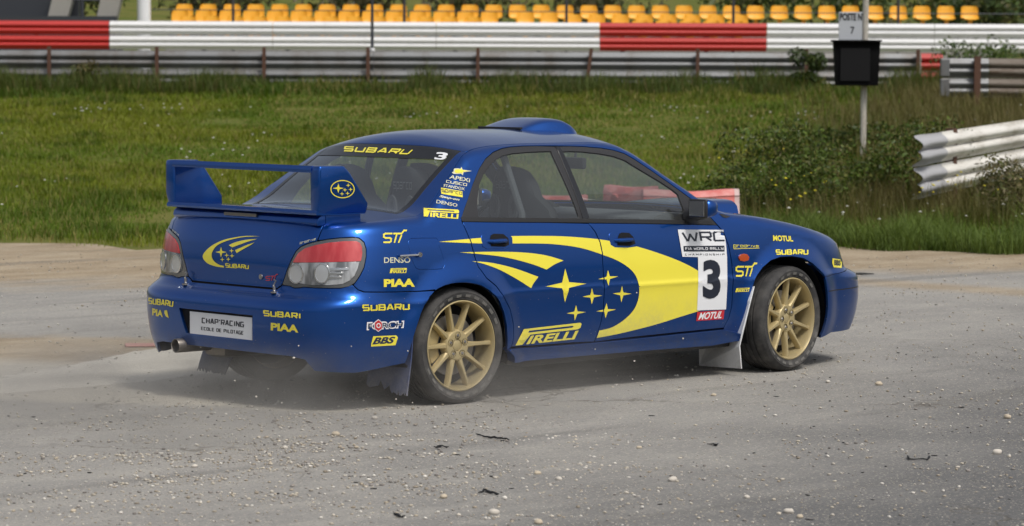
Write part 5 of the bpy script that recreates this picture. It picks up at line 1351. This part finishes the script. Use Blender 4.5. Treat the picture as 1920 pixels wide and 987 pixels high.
# ---- plastic water barriers behind the car
m=mat('plastic_red',(.55,.05,.04),.5); k=N(m); k.set('Base Color',k.mix(k.ramp(k.noise(5.,4.,.6),.35,.75),(.55,.09,.075),(.62,.26,.24)))
mat('plastic_white',(.55,.40,.38),.5)
def block(l,d,length,rz,label,hgt=.52,white=0.):
    o=empty('plastic_barrier',tuple(ld(l,d,float(gz(d)))),YAW-math.pi/2+rz); tag(o,label,'plastic barrier','red plastic barriers behind the car')
    sec=[(-.20,.0),(-.20,.12),(-.12,.20),(-.09,.36),(-.10,hgt*.86),(-.07,hgt),(.07,hgt),(.10,hgt*.86),(.09,.36),(.12,.20),(.20,.12),(.20,.0)]
    def loft(x0,x1,name,mt):
        xs=np.linspace(x0,x1,13); V=[];F=[];n=len(sec)
        for x in xs:
            s_=1-.10*max(0,math.cos((x-x0)/(length)*math.pi*6))
            for (y,z) in sec: V.append((x,y*s_,z*(1-.03*math.cos((x)*7))))
        for i in range(len(xs)-1):
            for j in range(n): F.append((i*n+j,(i+1)*n+j,(i+1)*n+(j+1)%n,i*n+(j+1)%n))
        F+=[tuple(range(n)),tuple(range(len(V)-1,len(V)-1-n,-1))]
        mb=MB(); mb.add(V,F); mb.build(name,mt,o,smooth=True,sharp=45)
    h_=length/2; cut=h_-white
    loft(-h_,cut,'shell','plastic_red')
    if white>0: loft(cut+.002,h_,'end_section','plastic_white')
    mb=MB(); mb.tube([(-h_*.5,-.11,hgt*.72),(-h_*.5,-.085,hgt*.74)],.04,10); mb.build('filler_cap','plastic_red',o)
D5=30.6
block(lx(1340,D5)-.25,D5,.98,.12,'red plastic barrier with a faded white end nearest the bonnet scoop',hgt=.43,white=.05)
block(lx(1185,D5),D5+.3,.55,-.5,'red plastic barrier seen through the middle of the front side window',hgt=.45)
block(lx(1050,D5),D5+.2,.55,.1,'red plastic barrier seen at the rear edge of the front side window',hgt=.36)
# ---- grandstand seats
m=mat('seat_orange',(.72,.30,.018),.45); k=N(m); k.set('Base Color',k.mix(k.noise(3.,3.,.5),(.72,.33,.018),(.85,.45,.035)))
mat('concrete',(.3,.29,.27),.9); m=MAT['concrete']; k=N(m); k.set('Base Color',k.mix(k.noise(1.7,6.,.65),(.22,.21,.19),(.36,.35,.32)))
mat('dark_steel',(.05,.055,.065),.5,.4)
def seat_mesh():
    bm=bmesh.new(); V=[];F=[]
    # a moulded bucket: profile from front lip to the top of the backrest, widening in the middle, rim turned back
    pr=[(-.40,.38,.19),(-.36,.41,.21),(-.20,.40,.22),(-.06,.39,.22),(-.01,.43,.22),(.02,.52,.22),(.035,.62,.215),(.045,.70,.20),(.052,.735,.165),(.075,.73,.15)]
    n=9; V=[];F=[]
    for (y,z,w_) in pr:
        for j in range(n):
            u=-1+2*j/(n-1); V.append((u*w_,y-.05*abs(u)**3*(1 if z>.45 else 0),z+.035*abs(u)**3*(1 if z<.45 else 0)))
    for i in range(len(pr)-1):
        for j in range(n-1): F.append((i*n+j,i*n+j+1,(i+1)*n+j+1,(i+1)*n+j))
    mb=MB(); mb.add(V,F); b=len(mb.V); mb.V+=[(x,y+.012,z-.012) for x,y,z in mb.V]; mb.F+=[tuple(i+b for i in f[::-1]) for f in mb.F]
    mb.box((0,-.18,.19),(.10,.10,.38))
    o=mb.build('stadium_seat','seat_orange',None,smooth=True,sharp=50); return o
seat0=seat_mesh(); first=True
def ordinal(n):
    w_=['first','second','third','fourth','fifth','sixth','seventh','eighth','ninth','tenth','eleventh','twelfth','thirteenth','fourteenth','fifteenth','sixteenth','seventeenth','eighteenth','nineteenth','twentieth']
    if n<=20: return w_[n-1]
    return ('thirtieth' if n==30 else ('twenty-' if n<30 else 'thirty-')+w_[n%10-1])
PITCH_PX=44.6
rows=[(77.4,-.35,[346+PITCH_PX*i for i in range(34)],'back'),(76.3,0.,[338+PITCH_PX*i for i in range(14)]+[985+PITCH_PX*i for i in range(10)],'middle'),(75.2,0.,[352+PITCH_PX*i for i in range(13)]+[1200+PITCH_PX*i for i in range(5)],'front')]
ytop={'back':8,'middle':19.5,'front':31}
for (d,_,pxs,rn) in rows:
    for px in pxs:
        yt=ytop[rn]+(px-340)*.0022
        if px>1030 and rn=='back': yt+=.5
        if px>1030 and rn!='back': yt+=6
        q=at(px,yt,d); s_=seat0 if first else seat0.copy()
        if not first: col.objects.link(s_)
        first=False
        s_.location=(q[0],q[1],q[2]-.735); s_.rotation_euler=(0,0,YAW-math.pi/2+random.uniform(-.03,.03))
        blk=pxs if rn=='back' else [q_ for q_ in pxs if (q_>970)==(px>970)]
        blkname='' if rn=='back' else (' of the right block' if px>970 else ' of the left block')
        tag(s_,'orange plastic seat, %s from the left in the %s row%s'%(ordinal(blk.index(px)+1),rn,blkname),'seat','orange seats in the %s row'%rn)
st=empty('grandstand',tuple(ld(0,76,float(gz(76))))); org=np.array(st.location); tag(st,'low concrete terrace carrying the rows of orange seats','grandstand')
for (d,rn,pa,pb) in ((77.4,'back',320,1850),(76.3,'middle',315,1440),(75.2,'front',315,1440)):
    zt2=float(at(960,ytop[rn],d)[2])-.735-(.09 if rn!='back' else 0)
    c=ld((lx(pa,d)+lx(pb,d))/2,d,0)-org; mb=MB(); mb.box((c[0],c[1],(zt2+1.3)/2-org[2]),(lx(pb,d)-lx(pa,d),1.08,zt2-1.3),FR); mb.build('step','concrete',st)
# fence of thin posts and a wire in front of the seats
D6=74.; fn_=empty('wire_fence',tuple(ld(0,D6,float(gz(D6))))); org=np.array(fn_.location); tag(fn_,'thin grey posts and wires in front of the orange seats','fence')
for pa in (437,757,1060,1372,1680,1853):
    q=ld(lx(pa,D6),D6)-org; mb=MB(); mb.tube([(q[0],q[1],-.1),(q[0],q[1],2.9 if pa<1700 else 1.35)],.035 if pa<1700 else .03,8); mb.build('post','dark_steel',fn_,smooth=True)
for z_ in (3.02,):
    a=ld(lx(283,D6),D6+.02,z_-.02)-org; b=ld(lx(1990,D6),D6+.02,z_-.05)-org; mb=MB(); mb.tube([tuple(a),tuple(b)],.012,5); mb.build('wire','dark_steel',fn_)
# thin dark pole in front of the painted rail
D7=60.5; tp=empty('thin_pole',tuple(ld(lx(697,D7),D7,float(gz(D7))))); tag(tp,'thin dark pole standing in front of the white rails','pole')
mb=MB(); mb.tube([(0,0,-.1),(0,0,2.6)],.03,8); mb.build('shaft','dark_steel',tp,smooth=True)
mb=MB(); mb.box((0,0,.72),(.09,.09,.07),bev=.02); mb.build('clamp','rail_white',tp)
# thick white pole
D8=75.; wp=empty('white_pole',tuple(ld(lx(270.5,D8),D8,float(gz(D8))))); tag(wp,'thick white pole at the left end of the seat rows','pole')
mb=MB(); mb.tube([(0,0,-.1),(0,0,5.)],.165,24); mb.build('shaft','decal_white',wp,smooth=True)
mb=MB(); mb.lathe([(.165,.0),(.28,.0),(.28,.04),(.165,.05)],20,'z',(0,0,-.02)); mb.build('base_flange','rail_grey',wp)
# concrete stair flight at the far left
D9=80.; cs_=empty('concrete_stand',tuple(ld(lx(100,D9),D9,float(gz(D9))))); cs_.rotation_euler=(0,0,YAW-math.pi/2); tag(cs_,'grey concrete stand with slanting supports at the far left','concrete stand')
s8=D9/FPX
def sl(px): return (px-100)*s8
zb=float(at(100,40,D9)[2])-float(gz(D9))-.7
for (a,b) in ((78,100),(172,188)):
    mb=MB(); mb.prism([(sl(a),zb),(sl(a)+.5,zb),(sl(b)+.75,zb+2.),(sl(b)+.2,zb+2.)],-.2,.25); mb.build('support','concrete',cs_)
mb=MB(); mb.box((sl(30),.6,zb+1.),(3.2,.3,2.4)); mb.build('back_wall','dark_steel',cs_)
mb=MB(); mb.box((sl(60),-.4,zb+.35),(4.6,.3,.95)); mb.build('plinth','dark_steel',cs_)
mb=MB(); mb.tube([(sl(155),0,zb),(sl(155),0,zb+2.2)],.05,8); mb.tube([(sl(120),0,zb+1.25),(sl(230),0,zb+1.25)],.03,6); mb.build('handrail','dark_steel',cs_)
# ================================================================ loose stones, rubber and dust
m=mat('pebble',(.4,.35,.28),.85); k=N(m); a=k.n('ShaderNodeAttribute',attribute_name='tint'); k.set('Base Color',a.outputs['Color'])
def stones(name,l,d,size,tints,label,cat,flat=.6,z=0.,stretch=None):
    n=len(l); ico=bmesh.new(); bmesh.ops.create_icosphere(ico,subdivisions=1,radius=1); BV=np.array([tuple(v.co) for v in ico.verts]); BF=np.array([[v.index for v in f.verts] for f in ico.faces]); ico.free()
    base=np.zeros((n,3)); base[:,:2]=CAM[:2]+d[:,None]*FH+l[:,None]*RH
    J=1+rng.uniform(-.25,.25,(n,len(BV),3)); sc_=size[:,None]*np.stack([rng.uniform(.7,1.3,n)*(1 if stretch is None else stretch),rng.uniform(.7,1.2,n),flat*rng.uniform(.7,1.2,n)],-1)
    P=BV[None]*J*sc_[:,None]; an=rng.uniform(0,2*math.pi,n); c,s=np.cos(an)[:,None],np.sin(an)[:,None]
    x=P[...,0]*c-P[...,1]*s; y=P[...,0]*s+P[...,1]*c
    P=np.stack([x,y,P[...,2]],-1)+base[:,None]; P[...,2]+=(z if np.isscalar(z) else np.asarray(z)[:,None])+(sc_[:,2]*.55)[:,None]
    F=((np.arange(n)*len(BV))[:,None,None]+BF[None]).reshape(-1,3)
    o=big(name,P.reshape(-1,3),F,'pebble'); cc=np.ones((n,len(BV),4),np.float32); cc[...,:3]=tints[:,None]
    o.data.color_attributes.new('tint','FLOAT_COLOR','POINT').data.foreach_set('color',cc.ravel()); return tag(o,label,cat,kind='stuff')
ST=np.array([(.46,.42,.36),(.55,.52,.47),(.36,.31,.24),(.25,.23,.21),(.48,.43,.35)])
n=26000; d=9.5+18*rng.random(n)**1.5; l=(rng.random(n)*2-1)*(.172*d+.4); kp=(vnoise(l,d,71,1.3)*.6+vnoise(l,d,72,.5)*.4>.52)|(rng.random(n)<.28); l,d=l[kp],d[kp]; n=len(l)
stones('gravel',l,d,.0022+.0080*rng.random(n)**4.,ST[rng.integers(0,5,n)]*rng.uniform(.7,1.15,(n,1)),'loose pale gravel scattered over the asphalt','gravel')
n=12000; d=rng.normal(13.2,1.1,n); l=rng.normal(-1.1,.95,n)+.0*d; kp=(vnoise(l,d*2.5,73,.5)*.5+vnoise(l,d*2.5,74,.18)*.5>.5)&(d>10.2)&(d<15.6); l,d=l[kp],d[kp]; n=len(l)
stones('gravel_drift',l,d,.0022+.0085*rng.random(n)**3.6,ST[rng.integers(0,5,n)]*rng.uniform(.7,1.2,(n,1)),'drift of loose tan and pale gravel on the left foreground asphalt','gravel drift')
n=260; d=9.8+9*rng.random(n)**1.2; l=(rng.random(n)*2-1)*(.172*d+.4)
stones('rubber_crumbs',l,d,.003+.006*rng.random(n)**2,np.full((n,3),.012),'small black crumbs of tyre rubber on the asphalt','rubber crumbs',.35,stretch=rng.uniform(1.2,2.6,n))
# gravel thrown into the air behind the wheels
n=46; xs=rng.uniform(-1.6,1.9,n); ys=rng.uniform(-1.25,-.2,n); zs=rng.random(n)**1.6*.6+.02
pp=np.stack([xs,ys],-1)-CAM[:2]; 
stones('flying_gravel',pp@RH,pp@FH,rng.uniform(.0025,.007,n),np.tile([.62,.58,.5],(n,1)),'small pale stones flying up around the wheels','flying gravel',1.,z=zs)
def flat_d(y): return CZ*FPX/(y-117.4)
mat('stone_tan',(.48,.41,.31),.85); mat('stone_pale',(.52,.48,.42),.85); mat('tyre_scrap',(.01,.01,.011),.7)
def stone_mesh(seed):
    r=random.Random(seed); bm=bmesh.new(); bmesh.ops.create_icosphere(bm,subdivisions=2,radius=1)
    for v in bm.verts: v.co*=1+r.uniform(-.14,.14)
    me=bpy.data.meshes.new('stone'); bm.to_mesh(me); bm.free(); me.polygons.foreach_set('use_smooth',np.ones(len(me.polygons),bool)); return me
STL=['pale rounded stone on the asphalt well below the front door','tan stone at the right edge, ahead of and below the front wheel','pale stone at the right edge beside the U shaped rubber scrap','tan stone below the rear wheel near the bottom edge','pale stone at the bottom edge below the front mud flap, left of a pair','tan stone at the bottom edge below the front mud flap, right of a pair','pale stone above the pair at the bottom edge','tan stone on the asphalt just right of the front tyre','small pale stone on the asphalt in front of the front tyre','small tan stone below the front mud flap','small pale stone on the asphalt below the rear bumper','tan stone on the asphalt below the rear mud flap','small pale stone on the left foreground asphalt','tan stone cut by the bottom edge at the centre','large pale stone near the bottom edge left of centre','small tan stone in the lower left corner','small pale stone just below the rear wheel','tan stone right of the crumpled rubber scrap','pale stone second to the right of the crumpled rubber scrap','small tan stone on the asphalt below the yellow swoosh']
for i,(px,py,sz) in enumerate([(1265,905,9),(1895,783,7.5),(1877,851,9),(832,939,8),(1484,965,9),(1506,974,7),(1405,937,6),(1652,721,7),(1556,717,5),(1341,743,5),(533,846,6),(629,821,8),(362,882,6),(1012,987,9),(928,969,10),(133,968,6),(702,789,6),(1010,893,7),(1050,904,7),(1201,843,5)]):
    d=flat_d(py); me=stone_mesh(i); o=link('loose_stone',me,'stone_tan' if i%2 else 'stone_pale'); r_=sz*d/FPX*.9
    o.location=tuple(ld(lx(px,d),d,r_*.4)); o.scale=(r_*1.25,r_,r_*.75); o.rotation_euler=(0,0,i*1.3); tag(o,STL[i],'stone','larger loose stones')
for i,(pts,lab) in enumerate([([(893,819),(915,825),(940,827),(961,831)],'long thin strip of black rubber on the asphalt below the rear door'),([(814,845),(830,842),(846,845)],'short curved black rubber strip left of the long strip'),([(1707,858),(1712,864),(1745,864),(1752,857)],'U shaped black rubber scrap on the right foreground asphalt'),([(898,932),(912,926),(924,931),(941,934)],'crumpled black rubber scrap in the centre foreground'),([(738,971),(752,977),(762,978)],'black rubber lump at the bottom edge below the centre'),([(1330,837),(1345,838),(1352,836)],'small black rubber piece on the asphalt below the front door')]):
    mb=MB(); P=[]
    qq=random.Random(i)
    for (x0_,y0_),(x1_,y1_) in zip(pts[:-1],pts[1:]):
        for j in range(4):
            t=j/4; px=x0_+(x1_-x0_)*t; py=y0_+(y1_-y0_)*t+qq.uniform(-1.2,1.2); d=flat_d(py); P.append(tuple(ld(lx(px,d),d,.005+.004*qq.random())))
    mb.tube(P,[.002]+[qq.uniform(.0025,.006) for _ in range(len(P)-2)]+[.002],6); o=mb.build('rubber_scrap','tyre_scrap',None,smooth=True); tag(o,lab,'rubber scrap')
d=flat_d(652); a=ld(lx(240,d),d,.0); mb=MB(); mb.box((0,0,.005),(.28,.16,.010),bev=.003); mat('faded_red',(.40,.20,.17),.8); o=mb.build('red_kerb_piece','faded_red'); o.location=tuple(ld(lx(275,d),d,0)); o.rotation_euler=(0,0,YAW-math.pi/2+.15); tag(o,'flat red strip lying on the ground left of the exhaust','kerb piece')
d=flat_d(514); mb=MB(); P=[tuple(ld(lx(px,d),d,.012)) for px in (1597,1612,1626,1640)]; mb.tube(P,[.006,.011,.009,.004],6); o=mb.build('twig','tyre_scrap',None,smooth=True); tag(o,'dark twig lying on the asphalt ahead of the car','twig')
# ---- dust thrown up by the wheels
mb=MB(); mb.box((-1.05,.05,.34),(5.6,4.3,.66)); o=mb.build('dust',None); tag(o,'pale dust cloud trailing from the rear wheels','dust',kind='stuff')
m=bpy.data.materials.new('dust_volume'); m.use_nodes=True; t=m.node_tree; t.nodes.clear(); k=N(m); k.t=t
out=t.nodes.new('ShaderNodeOutputMaterial'); pv=t.nodes.new('ShaderNodeVolumePrincipled'); pv.inputs['Color'].default_value=(.80,.76,.70,1); pv.inputs['Anisotropy'].default_value=.2
p=k.pos(); x_,y_,z_=k.sep(p)
nz=k.ramp(k.noise(1.9,4.,.6,k.mapping(p,(.6,1.,1.4))),.36,.72)
fz=k.ramp(z_,.42,.0); fx=k.math('MULTIPLY',k.ramp(x_,-3.8,-1.2),k.ramp(x_,1.3,-.5)); fy=k.math('MULTIPLY',k.ramp(y_,-2.08,-1.2),k.ramp(y_,2.15,.9))
dn=k.math('MULTIPLY',k.math('MULTIPLY',nz,fz),k.math('MULTIPLY',fx,fy)); dn=k.math('MULTIPLY',dn,1.7)
t.links.new(dn,pv.inputs['Density']); t.links.new(pv.outputs[0],out.inputs['Volume']); o.data.materials.append(m)
scene.cycles.volume_step_rate=2.; scene.cycles.volume_max_steps=96
